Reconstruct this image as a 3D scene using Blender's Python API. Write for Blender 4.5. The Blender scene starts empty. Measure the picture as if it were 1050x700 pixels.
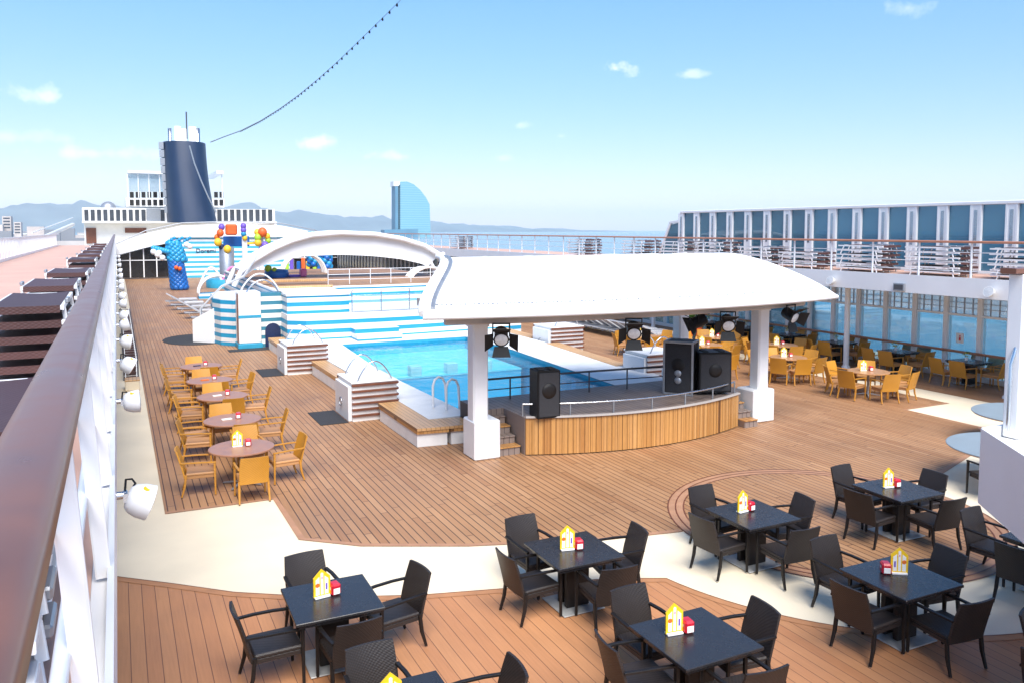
import bpy, math, random
from mathutils import Vector, Matrix
random.seed(7)
PI = math.pi
S = bpy.context.scene
COL = S.collection
ORD = ['first','second','third','fourth','fifth','sixth','seventh','eighth','ninth','tenth','eleventh','twelfth','thirteenth',
       'fourteenth','fifteenth','sixteenth','seventeenth','eighteenth','nineteenth','twentieth','twenty-first','twenty-second',
       'twenty-third','twenty-fourth','twenty-fifth','twenty-sixth','twenty-seventh','twenty-eighth','twenty-ninth','thirtieth']

# ---------------------------------------------------------------- materials
def _nt(name):
    m = bpy.data.materials.new(name); m.use_nodes = True
    return m, m.node_tree.nodes, m.node_tree.links

def N(nt, typ, **kw):
    n = nt.new(typ)
    for k, v in kw.items():
        if k in n.inputs.keys(): n.inputs[k].default_value = v
        else: setattr(n, k, v)
    return n

def rgba(c): return (c[0], c[1], c[2], 1.0)

def paint(name, col, rough=0.5, var=0.08, scale=3.0, metal=0.0, bump=0.0, bscale=60.0, spec=0.5, coat=0.0, detail=5.0):
    m, n, l = _nt(name); b = n['Principled BSDF']
    b.inputs['Roughness'].default_value = rough; b.inputs['Metallic'].default_value = metal
    b.inputs['Specular IOR Level'].default_value = spec; b.inputs['Coat Weight'].default_value = coat
    tc = N(n, 'ShaderNodeTexCoord'); no = N(n, 'ShaderNodeTexNoise'); no.inputs['Scale'].default_value = scale
    no.inputs['Detail'].default_value = detail
    l.new(tc.outputs['Object'], no.inputs['Vector'])
    r = N(n, 'ShaderNodeMapRange'); r.inputs['From Min'].default_value = .3; r.inputs['From Max'].default_value = .7
    r.inputs['To Min'].default_value = 1 - var; r.inputs['To Max'].default_value = 1 + var
    l.new(no.outputs['Fac'], r.inputs['Value'])
    mx = N(n, 'ShaderNodeMix', data_type='RGBA', blend_type='MULTIPLY'); mx.inputs['Factor'].default_value = 1
    mx.inputs['A'].default_value = rgba(col); l.new(r.outputs['Result'], mx.inputs['B'])
    l.new(mx.outputs['Result'], b.inputs['Base Color'])
    r2 = N(n, 'ShaderNodeMapRange'); r2.inputs['To Min'].default_value = max(0, rough - .08); r2.inputs['To Max'].default_value = min(1, rough + .1)
    l.new(no.outputs['Fac'], r2.inputs['Value']); l.new(r2.outputs['Result'], b.inputs['Roughness'])
    if bump:
        n2 = N(n, 'ShaderNodeTexNoise'); n2.inputs['Scale'].default_value = bscale; l.new(tc.outputs['Object'], n2.inputs['Vector'])
        bp = N(n, 'ShaderNodeBump'); bp.inputs['Strength'].default_value = bump; bp.inputs['Distance'].default_value = .01
        l.new(n2.outputs['Fac'], bp.inputs['Height']); l.new(bp.outputs['Normal'], b.inputs['Normal'])
    return m

def math_(n, l, op, a, b=None, c=None):
    x = n.new('ShaderNodeMath'); x.operation = op
    for i, v in enumerate((a, b, c)):
        if v is None: continue
        if isinstance(v, (int, float)): x.inputs[i].default_value = v
        else: l.new(v, x.inputs[i])
    return x.outputs[0]

def planks(name, cols, width, joint, rough=0.55, length=2.6, jw=0.07, axis='X', wear=0.18):
    """boards running along one axis with dark caulking between them, each board its own tone"""
    m, n, l = _nt(name); b = n['Principled BSDF']
    tc = N(n, 'ShaderNodeTexCoord'); sx = N(n, 'ShaderNodeSeparateXYZ'); l.new(tc.outputs['Object'], sx.inputs[0])
    u, v = (sx.outputs['X'], sx.outputs['Y']) if axis == 'X' else (sx.outputs['Y'], sx.outputs['X'])
    q = math_(n, l, 'DIVIDE', u, width); fl = math_(n, l, 'FLOOR', q); fr = math_(n, l, 'FRACT', q)
    d = math_(n, l, 'ABSOLUTE', math_(n, l, 'SUBTRACT', fr, .5))
    jm = math_(n, l, 'GREATER_THAN', d, .5 - jw)
    wn = N(n, 'ShaderNodeTexWhiteNoise', noise_dimensions='1D'); l.new(fl, wn.inputs['W'])
    off = math_(n, l, 'MULTIPLY_ADD', wn.outputs['Value'], 7.3, math_(n, l, 'DIVIDE', v, length))
    bl = math_(n, l, 'FLOOR', off); bf = math_(n, l, 'FRACT', off)
    bj = math_(n, l, 'LESS_THAN', bf, .006)
    cv = N(n, 'ShaderNodeCombineXYZ'); l.new(fl, cv.inputs[0]); l.new(bl, cv.inputs[1])
    w2 = N(n, 'ShaderNodeTexWhiteNoise', noise_dimensions='2D'); l.new(cv.outputs[0], w2.inputs['Vector'])
    cr = N(n, 'ShaderNodeValToRGB'); l.new(w2.outputs['Value'], cr.inputs['Fac'])
    els = cr.color_ramp.elements
    els[0].color = rgba(cols[0]); els[1].color = rgba(cols[-1])
    for i, c in enumerate(cols[1:-1]):
        e = els.new((i + 1) / (len(cols) - 1)); e.color = rgba(c)
    # grain and blotchy wear
    mp = N(n, 'ShaderNodeMapping'); l.new(tc.outputs['Object'], mp.inputs['Vector'])
    mp.inputs['Scale'].default_value = (40, 2, 8) if axis == 'X' else (2, 40, 8)
    g = N(n, 'ShaderNodeTexNoise'); g.inputs['Scale'].default_value = 1; g.inputs['Detail'].default_value = 6; l.new(mp.outputs[0], g.inputs['Vector'])
    w = N(n, 'ShaderNodeTexNoise'); w.inputs['Scale'].default_value = .55; w.inputs['Detail'].default_value = 6; l.new(tc.outputs['Object'], w.inputs['Vector'])
    k = math_(n, l, 'ADD', math_(n, l, 'MULTIPLY', g.outputs['Fac'], .3), math_(n, l, 'MULTIPLY', w.outputs['Fac'], wear * 3))
    k = math_(n, l, 'ADD', k, 1 - .15 - wear * 1.5)
    mx = N(n, 'ShaderNodeMix', data_type='RGBA', blend_type='MULTIPLY'); mx.inputs['Factor'].default_value = 1
    l.new(cr.outputs['Color'], mx.inputs['A']); l.new(k, mx.inputs['B'])
    j = math_(n, l, 'MAXIMUM', jm, bj)
    m2 = N(n, 'ShaderNodeMix', data_type='RGBA'); l.new(j, m2.inputs['Factor']); l.new(mx.outputs['Result'], m2.inputs['A'])
    m2.inputs['B'].default_value = rgba(joint)
    l.new(m2.outputs['Result'], b.inputs['Base Color'])
    rr = math_(n, l, 'MULTIPLY_ADD', w.outputs['Fac'], .3, rough - .15); l.new(rr, b.inputs['Roughness'])
    bp = N(n, 'ShaderNodeBump'); bp.inputs['Strength'].default_value = .35; bp.inputs['Distance'].default_value = .006
    l.new(math_(n, l, 'MULTIPLY_ADD', g.outputs['Fac'], .25, math_(n, l, 'SUBTRACT', 1, j)), bp.inputs['Height']); l.new(bp.outputs['Normal'], b.inputs['Normal'])
    return m

def weave(name, c1, c2, scale=60, rough=.5):
    m, n, l = _nt(name); b = n['Principled BSDF']; b.inputs['Roughness'].default_value = rough
    tc = N(n, 'ShaderNodeTexCoord'); sx = N(n, 'ShaderNodeSeparateXYZ'); l.new(tc.outputs['Object'], sx.inputs[0])
    a = math_(n, l, 'SINE', math_(n, l, 'MULTIPLY', math_(n, l, 'ADD', sx.outputs['X'], sx.outputs['Y']), scale * 2.2))
    c = math_(n, l, 'SINE', math_(n, l, 'MULTIPLY', math_(n, l, 'ADD', sx.outputs['Z'], math_(n, l, 'MULTIPLY', sx.outputs['Y'], .9)), scale * 4))
    f = math_(n, l, 'MULTIPLY_ADD', math_(n, l, 'MULTIPLY', a, c), .5, .5)
    no = N(n, 'ShaderNodeTexNoise'); no.inputs['Scale'].default_value = 9; no.inputs['Detail'].default_value = 4; l.new(tc.outputs['Object'], no.inputs['Vector'])
    oi = N(n, 'ShaderNodeObjectInfo')
    f2 = math_(n, l, 'ADD', math_(n, l, 'MULTIPLY', f, .6), math_(n, l, 'MULTIPLY', no.outputs['Fac'], .4))
    mx = N(n, 'ShaderNodeMix', data_type='RGBA'); l.new(f2, mx.inputs['Factor']); mx.inputs['A'].default_value = rgba(c1); mx.inputs['B'].default_value = rgba(c2)
    hv = N(n, 'ShaderNodeHueSaturation'); l.new(mx.outputs['Result'], hv.inputs['Color'])
    l.new(math_(n, l, 'MULTIPLY_ADD', oi.outputs['Random'], .35, .82), hv.inputs['Value'])
    l.new(hv.outputs['Color'], b.inputs['Base Color'])
    bp = N(n, 'ShaderNodeBump'); bp.inputs['Strength'].default_value = .5; bp.inputs['Distance'].default_value = .004
    l.new(f, bp.inputs['Height']); l.new(bp.outputs['Normal'], b.inputs['Normal'])
    return m

def stripes(name, ca, cb, period, phase=0., duty=.5, rough=.45):
    """horizontal painted bands by height above the deck"""
    m, n, l = _nt(name); b = n['Principled BSDF']; b.inputs['Roughness'].default_value = rough
    tc = N(n, 'ShaderNodeTexCoord'); sx = N(n, 'ShaderNodeSeparateXYZ'); l.new(tc.outputs['Object'], sx.inputs[0])
    f = math_(n, l, 'LESS_THAN', math_(n, l, 'FRACT', math_(n, l, 'DIVIDE', math_(n, l, 'ADD', sx.outputs['Z'], phase), period)), duty)
    no = N(n, 'ShaderNodeTexNoise'); no.inputs['Scale'].default_value = 1.5; no.inputs['Detail'].default_value = 5; l.new(tc.outputs['Object'], no.inputs['Vector'])
    mx = N(n, 'ShaderNodeMix', data_type='RGBA'); l.new(f, mx.inputs['Factor']); mx.inputs['A'].default_value = rgba(ca); mx.inputs['B'].default_value = rgba(cb)
    m2 = N(n, 'ShaderNodeMix', data_type='RGBA', blend_type='MULTIPLY'); m2.inputs['Factor'].default_value = 1
    l.new(mx.outputs['Result'], m2.inputs['A']); l.new(math_(n, l, 'MULTIPLY_ADD', no.outputs['Fac'], .3, .85), m2.inputs['B'])
    l.new(m2.outputs['Result'], b.inputs['Base Color'])
    return m

def glass(name, tint, refl=.12, rough=.02, body=None, bodyfac=0.):
    m, n, l = _nt(name); n.remove(n['Principled BSDF']); out = n['Material Output']
    t = N(n, 'ShaderNodeBsdfTransparent'); t.inputs['Color'].default_value = rgba(tint)
    g = N(n, 'ShaderNodeBsdfGlossy'); g.inputs['Roughness'].default_value = rough; g.inputs['Color'].default_value = (.9, .95, 1, 1)
    fr = N(n, 'ShaderNodeFresnel'); fr.inputs['IOR'].default_value = 1.45
    f = math_(n, l, 'ADD', math_(n, l, 'MULTIPLY', fr.outputs[0], .9), refl * .4)
    base = t.outputs[0]
    if body:
        d = N(n, 'ShaderNodeBsdfDiffuse'); d.inputs['Color'].default_value = rgba(body)
        mm = N(n, 'ShaderNodeMixShader'); mm.inputs[0].default_value = bodyfac
        l.new(t.outputs[0], mm.inputs[1]); l.new(d.outputs[0], mm.inputs[2]); base = mm.outputs[0]
    mx = N(n, 'ShaderNodeMixShader'); l.new(f, mx.inputs[0]); l.new(base, mx.inputs[1]); l.new(g.outputs[0], mx.inputs[2])
    l.new(mx.outputs[0], out.inputs['Surface'])
    return m

def water_mat(name, tint, scale=1.6, strength=.25):
    m, n, l = _nt(name); n.remove(n['Principled BSDF']); out = n['Material Output']
    tc = N(n, 'ShaderNodeTexCoord')
    no = N(n, 'ShaderNodeTexNoise'); no.inputs['Scale'].default_value = scale; no.inputs['Detail'].default_value = 4; no.inputs['Distortion'].default_value = .6
    l.new(tc.outputs['Object'], no.inputs['Vector'])
    bp = N(n, 'ShaderNodeBump'); bp.inputs['Strength'].default_value = strength; bp.inputs['Distance'].default_value = .12
    l.new(no.outputs['Fac'], bp.inputs['Height'])
    t = N(n, 'ShaderNodeBsdfTransparent'); t.inputs['Color'].default_value = rgba(tint)
    g = N(n, 'ShaderNodeBsdfGlossy'); g.inputs['Roughness'].default_value = .03; l.new(bp.outputs['Normal'], g.inputs['Normal'])
    fr = N(n, 'ShaderNodeFresnel'); fr.inputs['IOR'].default_value = 1.33; l.new(bp.outputs['Normal'], fr.inputs['Normal'])
    mx = N(n, 'ShaderNodeMixShader'); l.new(math_(n, l, 'MULTIPLY', fr.outputs[0], .75), mx.inputs[0]); l.new(t.outputs[0], mx.inputs[1]); l.new(g.outputs[0], mx.inputs[2])
    l.new(mx.outputs[0], out.inputs['Surface'])
    return m

def tile_mat(name, c1, c2, cell=.25):
    m, n, l = _nt(name); b = n['Principled BSDF']; b.inputs['Roughness'].default_value = .3
    tc = N(n, 'ShaderNodeTexCoord')
    vo = N(n, 'ShaderNodeTexVoronoi'); vo.feature = 'DISTANCE_TO_EDGE'; vo.inputs['Scale'].default_value = 1.7
    nn = N(n, 'ShaderNodeTexNoise'); nn.inputs['Scale'].default_value = 2.; l.new(tc.outputs['Object'], nn.inputs['Vector'])
    mx0 = N(n, 'ShaderNodeMix', data_type='RGBA'); mx0.inputs['Factor'].default_value = .35
    l.new(tc.outputs['Object'], mx0.inputs['A']); l.new(nn.outputs['Color'], mx0.inputs['B']); l.new(mx0.outputs['Result'], vo.inputs['Vector'])
    br = N(n, 'ShaderNodeTexBrick'); br.offset = 0; br.inputs['Scale'].default_value = 1; br.inputs['Brick Width'].default_value = cell; br.inputs['Row Height'].default_value = cell
    br.inputs['Mortar Size'].default_value = .008; br.inputs['Color1'].default_value = rgba(c1); br.inputs['Color2'].default_value = rgba(c2)
    br.inputs['Mortar'].default_value = rgba([min(1, x * 1.35 + .03) for x in c1]); l.new(tc.outputs['Object'], br.inputs['Vector'])
    l.new(br.outputs['Color'], b.inputs['Base Color'])
    return m

M = {}
M['white'] = paint('white_paint', (.80, .80, .80), .38, .04, 1.2)
M['white2'] = paint('white_gelcoat', (.78, .77, .75), .45, .07, 2.5)
M['fabric_white'] = paint('white_canvas', (.76, .76, .755), .75, .05, .7, bump=.15, bscale=25)
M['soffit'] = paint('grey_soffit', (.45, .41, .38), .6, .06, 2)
M['cream'] = paint('cream_deck_coating', (.79, .68, .50), .6, .08, .7, bump=.15, bscale=180, detail=8)
M['pink'] = paint('pink_deck_coating', (.58, .36, .28), .7, .08, .6, bump=.1, bscale=120)
M['wood'] = planks('teak_deck', [(.32, .158, .072), (.375, .198, .094), (.345, .178, .083), (.41, .225, .112), (.355, .185, .087)], .135, (.075, .036, .022), jw=.068, wear=.22)
M['wood2'] = planks('reddish_deck', [(.42, .185, .08), (.46, .215, .095), (.435, .195, .086), (.475, .225, .10)], .165, (.15, .065, .035), jw=.026, wear=.2, length=60)
M['wood_edge'] = paint('deck_border_board', (.40, .21, .12), .6, .12, 4)
M['wood2_edge'] = paint('reddish_border_board', (.43, .20, .09), .6, .12, 4)
M['slat'] = planks('varnished_slats', [(.42, .195, .055), (.53, .27, .085), (.47, .23, .07), (.58, .31, .11), (.39, .175, .05)], .09, (.16, .07, .025), rough=.35, jw=.035, length=40)
M['bench'] = planks('bench_teak', [(.55, .30, .12), (.64, .38, .17), (.58, .33, .14)], .11, (.22, .11, .05), rough=.4, jw=.05, axis='X')
M['rail_wood'] = paint('varnished_handrail', (.17, .072, .045), .30, .16, 5, spec=.38)
M['rail_brown'] = paint('brown_handrail', (.40, .17, .10), .35, .12, 3)
M['wicker'] = weave('dark_wicker', (.009, .007, .007), (.036, .027, .024), 70, .5)
M['wicker_frame'] = paint('dark_wicker_frame', (.010, .008, .0075), .45, .2, 30, bump=.3, bscale=200, spec=.35)
M['yellow'] = weave('honey_wicker', (.38, .16, .012), (.60, .28, .03), 60, .5)
M['yellow_seat'] = weave('honey_wicker_sky_gloss', (.36, .17, .06), (.52, .27, .11), 60, .5)  # honey wicker made browner: sky gloss on the seats put into its colour
M['yellow_frame'] = paint('honey_frame', (.47, .21, .025), .45, .15, 20)
M['table_dark'] = paint('dark_table_top', (.022, .021, .023), .26, .06, 6, spec=.5)
M['table_round'] = paint('round_table_top', (.35, .17, .105), .36, .10, 6, spec=.55)
M['table_teak'] = paint('teak_table_top', (.45, .23, .10), .3, .2, 12)
M['black'] = paint('black_plastic', (.008, .008, .009), .5, .2, 20, bump=.15, bscale=150, spec=.25)
M['black_mat'] = paint('black_rubber', (.03, .03, .034), .85, .2, 30, bump=.3, bscale=200)
M['chrome'] = paint('stainless_steel', (.62, .63, .65), .25, .06, 6, metal=1)
M['steel_white'] = paint('white_tube', (.78, .79, .80), .32, .05, 5)
M['greymetal'] = paint('grey_metal', (.36, .38, .41), .4, .1, 8, metal=.6)
M['dark_tube'] = paint('dark_steel', (.10, .10, .11), .35, .1, 10, metal=.5)
M['brushed'] = paint('brushed_base_plate', (.46, .46, .45), .42, .15, 8, metal=.25)
M['lens'] = paint('lamp_lens', (.55, .56, .57), .12, .1, 20)
M['red'] = paint('red_plastic', (.55, .012, .03), .3, .08, 12, coat=.3)
M['paper'] = paint('white_card', (.82, .82, .80), .6, .04, 30)
M['yellow_card'] = paint('yellow_card', (.85, .55, .015), .5, .08, 30)
M['orange'] = paint('orange_print', (.72, .16, .02), .5, .15, 40)
M['magenta'] = paint('pink_print', (.75, .18, .40), .5, .1, 40)
M['sling'] = weave('brown_sling', (.045, .018, .017), (.10, .045, .042), 50, .5)
M['sling_grey'] = weave('grey_sling', (.34, .34, .35), (.50, .50, .52), 40, .55)
M['navy'] = paint('navy_funnel_paint', (.013, .030, .072), .42, .10, .25, detail=7)
M['navy2'] = paint('navy_panel', (.010, .022, .075), .45, .2, 14)
M['dark_glass'] = paint('dark_window', (.012, .013, .015), .12, .25, .8, spec=.5)
M['dark_glass2'] = paint('grey_window', (.045, .055, .07), .15, .3, .8, spec=.5)
M['windscreen'] = glass('blue_tinted_glass', (.26, .47, .60), .10, body=(.08, .25, .34), bodyfac=.5)
M['seaglass'] = glass('aqua_tinted_glass', (.78, .92, .96), .05, body=(.30, .55, .64), bodyfac=.22)
M['paleglass'] = glass('pale_glass', (.80, .88, .92), .10, body=(.7, .75, .78), bodyfac=.25)
M['frosted'] = glass('frosted_lattice_glass', (.96, .97, .97), .03, body=(.80, .80, .78), bodyfac=.35)
M['poolwater'] = water_mat('pool_water_surface', (.50, .89, .96), 1.5, .3)
M['tile'] = tile_mat('turquoise_tile', (.006, .35, .52), (.01, .385, .56), .3)
M['tile_pale'] = tile_mat('pale_turquoise_tile', (.32, .74, .82), (.36, .77, .85), .3)
M['stripe'] = stripes('blue_white_stripes', (.74, .74, .73), (.018, .29, .50), .36, 0.02, .50)
M['stripe_far'] = stripes('teal_white_stripes', (.78, .79, .79), (.05, .40, .56), .50, 0, .5)
M['slatbox'] = stripes('white_box_brown_slats', (.82, .80, .77), (.17, .055, .04), .17, .03, .28)
M['slatbox_blue'] = stripes('white_box_blue_slats', (.78, .76, .70), (.04, .20, .28), .36, .0, .45)
M['blue_trim'] = paint('blue_trim', (.03, .30, .46), .45, .1, 5)
M['aqua'] = paint('aqua_balloon', (.02, .28, .52), .3, .15, 1)
M['blue'] = paint('blue_balloon', (.01, .12, .42), .3, .15, 1)
M['red_ball'] = paint('orange_red_foam', (.75, .12, .02), .45, .1, 2)
M['yel_ball'] = paint('yellow_foam', (.85, .50, .03), .45, .1, 2)
M['purple'] = paint('violet_foam', (.16, .09, .50), .45, .1, 2)
M['green'] = paint('lime_foam', (.35, .62, .04), .45, .1, 2)
M['leaf'] = paint('leaf_green', (.06, .14, .02), .5, .4, 12)
M['leaf_y'] = paint('yellow_green_petals', (.55, .50, .10), .5, .3, 12)
M['brown_door'] = paint('brown_door', (.16, .055, .03), .4, .2, 4)
M['orange_door'] = paint('orange_wood_door', (.36, .14, .035), .4, .2, 4)
M['greyglass_top'] = paint('grey_blue_glass_top', (.25, .31, .35), .3, .08, 2, spec=.6)
M['stage_floor'] = planks('grey_stage_boards', [(.22, .165, .14), (.27, .21, .18), (.24, .185, .16)], .14, (.06, .045, .04), jw=.05)
M['hotel'] = stripes('hotel_curtain_wall', (.17, .38, .46), (.25, .46, .54), 3.4, 0, .25, .25)
M['hotel_side'] = paint('hotel_core', (.10, .24, .34), .5, .1, .05)
M['hill'] = paint('hill_scrub', (.10, .13, .13), .9, .35, .002, detail=9)
M['city'] = paint('city_walls', (.50, .44, .40), .8, .35, .02)
M['quay'] = paint('quay_concrete', (.24, .25, .27), .85, .15, .01)

# sea
def sea_mat():
    m, n, l = _nt('sea_surface'); b = n['Principled BSDF']
    b.inputs['Base Color'].default_value = (.012, .085, .14, 1); b.inputs['Roughness'].default_value = .16; b.inputs['Specular IOR Level'].default_value = .35
    tc = N(n, 'ShaderNodeTexCoord'); mp = N(n, 'ShaderNodeMapping'); mp.inputs['Scale'].default_value = (.05, .13, .1); l.new(tc.outputs['Object'], mp.inputs['Vector'])
    no = N(n, 'ShaderNodeTexNoise'); no.inputs['Scale'].default_value = 1.; no.inputs['Detail'].default_value = 7; l.new(mp.outputs[0], no.inputs['Vector'])
    bp = N(n, 'ShaderNodeBump'); bp.inputs['Strength'].default_value = .5; bp.inputs['Distance'].default_value = 1.2; l.new(no.outputs['Fac'], bp.inputs['Height']); l.new(bp.outputs['Normal'], b.inputs['Normal'])
    n2 = N(n, 'ShaderNodeTexNoise'); n2.inputs['Scale'].default_value = .004; n2.inputs['Detail'].default_value = 4; l.new(tc.outputs['Object'], n2.inputs['Vector'])
    mx = N(n, 'ShaderNodeMix', data_type='RGBA'); l.new(n2.outputs['Fac'], mx.inputs['Factor']); mx.inputs['A'].default_value = (.022, .15, .23, 1); mx.inputs['B'].default_value = (.03, .19, .28, 1)
    l.new(mx.outputs['Result'], b.inputs['Base Color'])
    return m
M['sea'] = sea_mat()

# ---------------------------------------------------------------- mesh builder
class MB:
    def __init__(s): s.v = []; s.f = []; s.m = []; s.sm = []
    def add(s, vs, fs, mi=0, smooth=False, mat=None):
        o = len(s.v)
        for p in vs:
            p = Vector(p)
            if mat is not None: p = mat @ p
            s.v.append(p)
        for f in fs: s.f.append([o + i for i in f]); s.m.append(mi); s.sm.append(smooth)
        return s
    def box(s, x0, x1, y0, y1, z0, z1, mi=0, mat=None):
        vs = [(x0,y0,z0),(x1,y0,z0),(x1,y1,z0),(x0,y1,z0),(x0,y0,z1),(x1,y0,z1),(x1,y1,z1),(x0,y1,z1)]
        return s.add(vs, [(3,2,1,0),(4,5,6,7),(0,1,5,4),(1,2,6,5),(2,3,7,6),(3,0,4,7)], mi, False, mat)
    def rbox(s, x0, x1, y0, y1, z0, z1, r=.01, mi=0, mat=None):
        """box with chamfered edges (top and sides)"""
        r = min(r, (x1-x0)*.45, (y1-y0)*.45, (z1-z0)*.45)
        L = []
        for z, q in ((z0, r), (z0 + r, 0), (z1 - r, 0), (z1, r)):
            a, b, c, d = x0 + q, x1 - q, y0 + q, y1 - q
            L.append([(a + r*(q==0), c, z), (b - r*(q==0), c, z), (b, c + r*(q==0), z), (b, d - r*(q==0), z), (b - r*(q==0), d, z), (a + r*(q==0), d, z), (a, d - r*(q==0), z), (a, c + r*(q==0), z)])
        vs = [p for l in L for p in l]; fs = [tuple(range(7, -1, -1)), tuple(range(24, 32))]
        for k in range(3):
            for i in range(8):
                j = (i + 1) % 8
                fs.append((k*8+i, k*8+j, k*8+8+j, k*8+8+i))
        return s.add(vs, fs, mi, False, mat)
    def prism(s, poly, z0, z1, mi=0, mat=None):
        n = len(poly); a = sum(poly[i][0]*poly[(i+1)%n][1] - poly[(i+1)%n][0]*poly[i][1] for i in range(n))
        if a < 0: poly = poly[::-1]
        vs = [(p[0], p[1], z0) for p in poly] + [(p[0], p[1], z1) for p in poly]
        fs = [tuple(range(n-1, -1, -1)), tuple(range(n, 2*n))] + [(i, (i+1)%n, n+(i+1)%n, n+i) for i in range(n)]
        return s.add(vs, fs, mi, False, mat)
    def tube(s, pts, r, n=8, mi=0, mat=None, closed=False, smooth=True):
        pts = [Vector(p) for p in pts]; N_ = len(pts); rs = r if isinstance(r, (list, tuple)) else [r]*N_
        vs = []; up = None
        for i, p in enumerate(pts):
            if closed: t = pts[(i+1)%N_] - pts[i-1]
            else: t = pts[min(i+1, N_-1)] - pts[max(i-1, 0)]
            t.normalize()
            if up is None: up = Vector((0,0,1)) if abs(t.z) < .9 else Vector((1,0,0))
            b = t.cross(up); b.normalize(); up = b.cross(t)
            for k in range(n):
                a = 2*PI*k/n; vs.append(p + (b*math.cos(a) + up*math.sin(a))*rs[i])
        fs = []
        for i in range(N_ if closed else N_-1):
            j = (i+1) % N_
            for k in range(n): fs.append((i*n+k, i*n+(k+1)%n, j*n+(k+1)%n, j*n+k))
        s.add(vs, fs, mi, smooth, mat)
        if not closed:
            s.add([vs[k] for k in range(n)], [tuple(range(n-1, -1, -1))], mi, False, mat)
            s.add([vs[(N_-1)*n+k] for k in range(n)], [tuple(range(n))], mi, False, mat)
        return s
    def bar(s, p0, p1, w, h, mi=0, mat=None, up=(0,0,1), w1=None, h1=None):
        """rectangular bar: w across, h along 'up'"""
        p0, p1 = Vector(p0), Vector(p1); t = (p1-p0).normalized(); u = Vector(up)
        b = t.cross(u)
        if b.length < 1e-4: b = t.cross(Vector((0,1,0)))
        b.normalize(); u = b.cross(t).normalized(); w1 = w if w1 is None else w1; h1 = h if h1 is None else h1
        vs = []
        for p, ww, hh in ((p0, w, h), (p1, w1, h1)):
            c = .22
            for x, z in ((-1+c,-1),(1-c,-1),(1,-1+c),(1,1-c),(1-c,1),(-1+c,1),(-1,1-c),(-1,-1+c)): vs.append(p + b*(x*ww/2) + u*(z*hh/2))
        fs = [tuple(range(7,-1,-1)), tuple(range(8,16))] + [(i,(i+1)%8,8+(i+1)%8,8+i) for i in range(8)]
        return s.add(vs, fs, mi, False, mat)
    def lathe(s, prof, c=(0,0,0), n=16, mi=0, mat=None, smooth=True):
        vs = []
        for r, z in prof:
            for k in range(n):
                a = 2*PI*k/n; vs.append((c[0]+r*math.cos(a), c[1]+r*math.sin(a), c[2]+z))
        fs = []
        for i in range(len(prof)-1):
            for k in range(n): fs.append((i*n+k, i*n+(k+1)%n, (i+1)*n+(k+1)%n, (i+1)*n+k))
        s.add(vs, fs, mi, smooth, mat)
        for i, rev in ((0, True), (len(prof)-1, False)):
            if prof[i][0] > 1e-4:
                ring = vs[i*n:(i+1)*n]
                s.add(ring, [tuple(range(n-1,-1,-1)) if rev else tuple(range(n))], mi, False, mat)
        return s
    def ball(s, c, r, n=10, mi=0, mat=None, sq=1.):
        rr = r if isinstance(r, (tuple, list)) else (r, r, r)
        prof = [(math.sin(PI*i/n), -math.cos(PI*i/n)) for i in range(n+1)]
        m2 = Matrix.Translation(c) @ Matrix.Diagonal((*rr, 1))
        return s.lathe([(max(a, 1e-5), b) for a, b in prof], (0,0,0), max(8, int(n*1.3)), mi, (mat @ m2) if mat is not None else m2)
    def grid(s, P, mi=0, smooth=True, flip=False, mat=None):
        r, c = len(P), len(P[0]); vs = [p for row in P for p in row]; fs = []
        for i in range(r-1):
            for j in range(c-1):
                f = (i*c+j, i*c+j+1, (i+1)*c+j+1, (i+1)*c+j); fs.append(f[::-1] if flip else f)
        return s.add(vs, fs, mi, smooth, mat)
    def build(s, name, mats, parent=None, loc=None, rz=0.):
        me = bpy.data.meshes.new(name); me.from_pydata([tuple(v) for v in s.v], [], s.f)
        for m in (mats if isinstance(mats, (list, tuple)) else [mats]): me.materials.append(M[m] if isinstance(m, str) else m)
        me.polygons.foreach_set('material_index', s.m); me.polygons.foreach_set('use_smooth', s.sm); me.update()
        o = bpy.data.objects.new(name, me); COL.objects.link(o)
        if parent: o.parent = parent
        if loc is not None: o.location = loc
        if rz: o.rotation_euler = (0, 0, rz)
        return o

def tag(o, label=None, cat=None, group=None, kind=None):
    if label: o['label'] = label
    if cat: o['category'] = cat
    if group: o['group'] = group
    if kind: o['kind'] = kind
    return o
def thing(name, label, cat, loc=(0,0,0), rz=0., group=None):
    o = bpy.data.objects.new(name, None); COL.objects.link(o); o.location = loc; o.rotation_euler = (0,0,rz); o.empty_display_size = .2
    return tag(o, label, cat, group)
def struct(name, mb, mat): return tag(mb.build(name, mat), kind='structure')
def copy_tree(o, parent=None):
    c = o.copy(); COL.objects.link(c); c.parent = parent
    for ch in o.children[:]: copy_tree(ch, c)
    return c
class Proto:
    """first call hands out the thing itself, later calls hand out copies of it and of its parts"""
    def __init__(s, root): s.root = root; s.used = False
    def put(s, loc, rz, label, group=None):
        o = copy_tree(s.root) if s.used else s.root
        s.used = True; o.location = loc; o.rotation_euler = (0,0,rz); o['label'] = label
        if group: o['group'] = group
        return o
def poly_sheet(outer, holes, z, name, mat):
    import bmesh
    bm = bmesh.new()
    for lp in [outer] + holes:
        vs = [bm.verts.new((p[0], p[1], z)) for p in lp]
        for i in range(len(vs)): bm.edges.new((vs[i], vs[(i+1) % len(vs)]))
    bmesh.ops.triangle_fill(bm, use_beauty=True, use_dissolve=False, edges=bm.edges[:])
    for f in bm.faces:
        if f.normal.z < 0: f.normal_flip()
    me = bpy.data.meshes.new(name); bm.to_mesh(me); bm.free(); me.materials.append(M[mat])
    o = bpy.data.objects.new(name, me); COL.objects.link(o); return tag(o, kind='structure')
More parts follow.
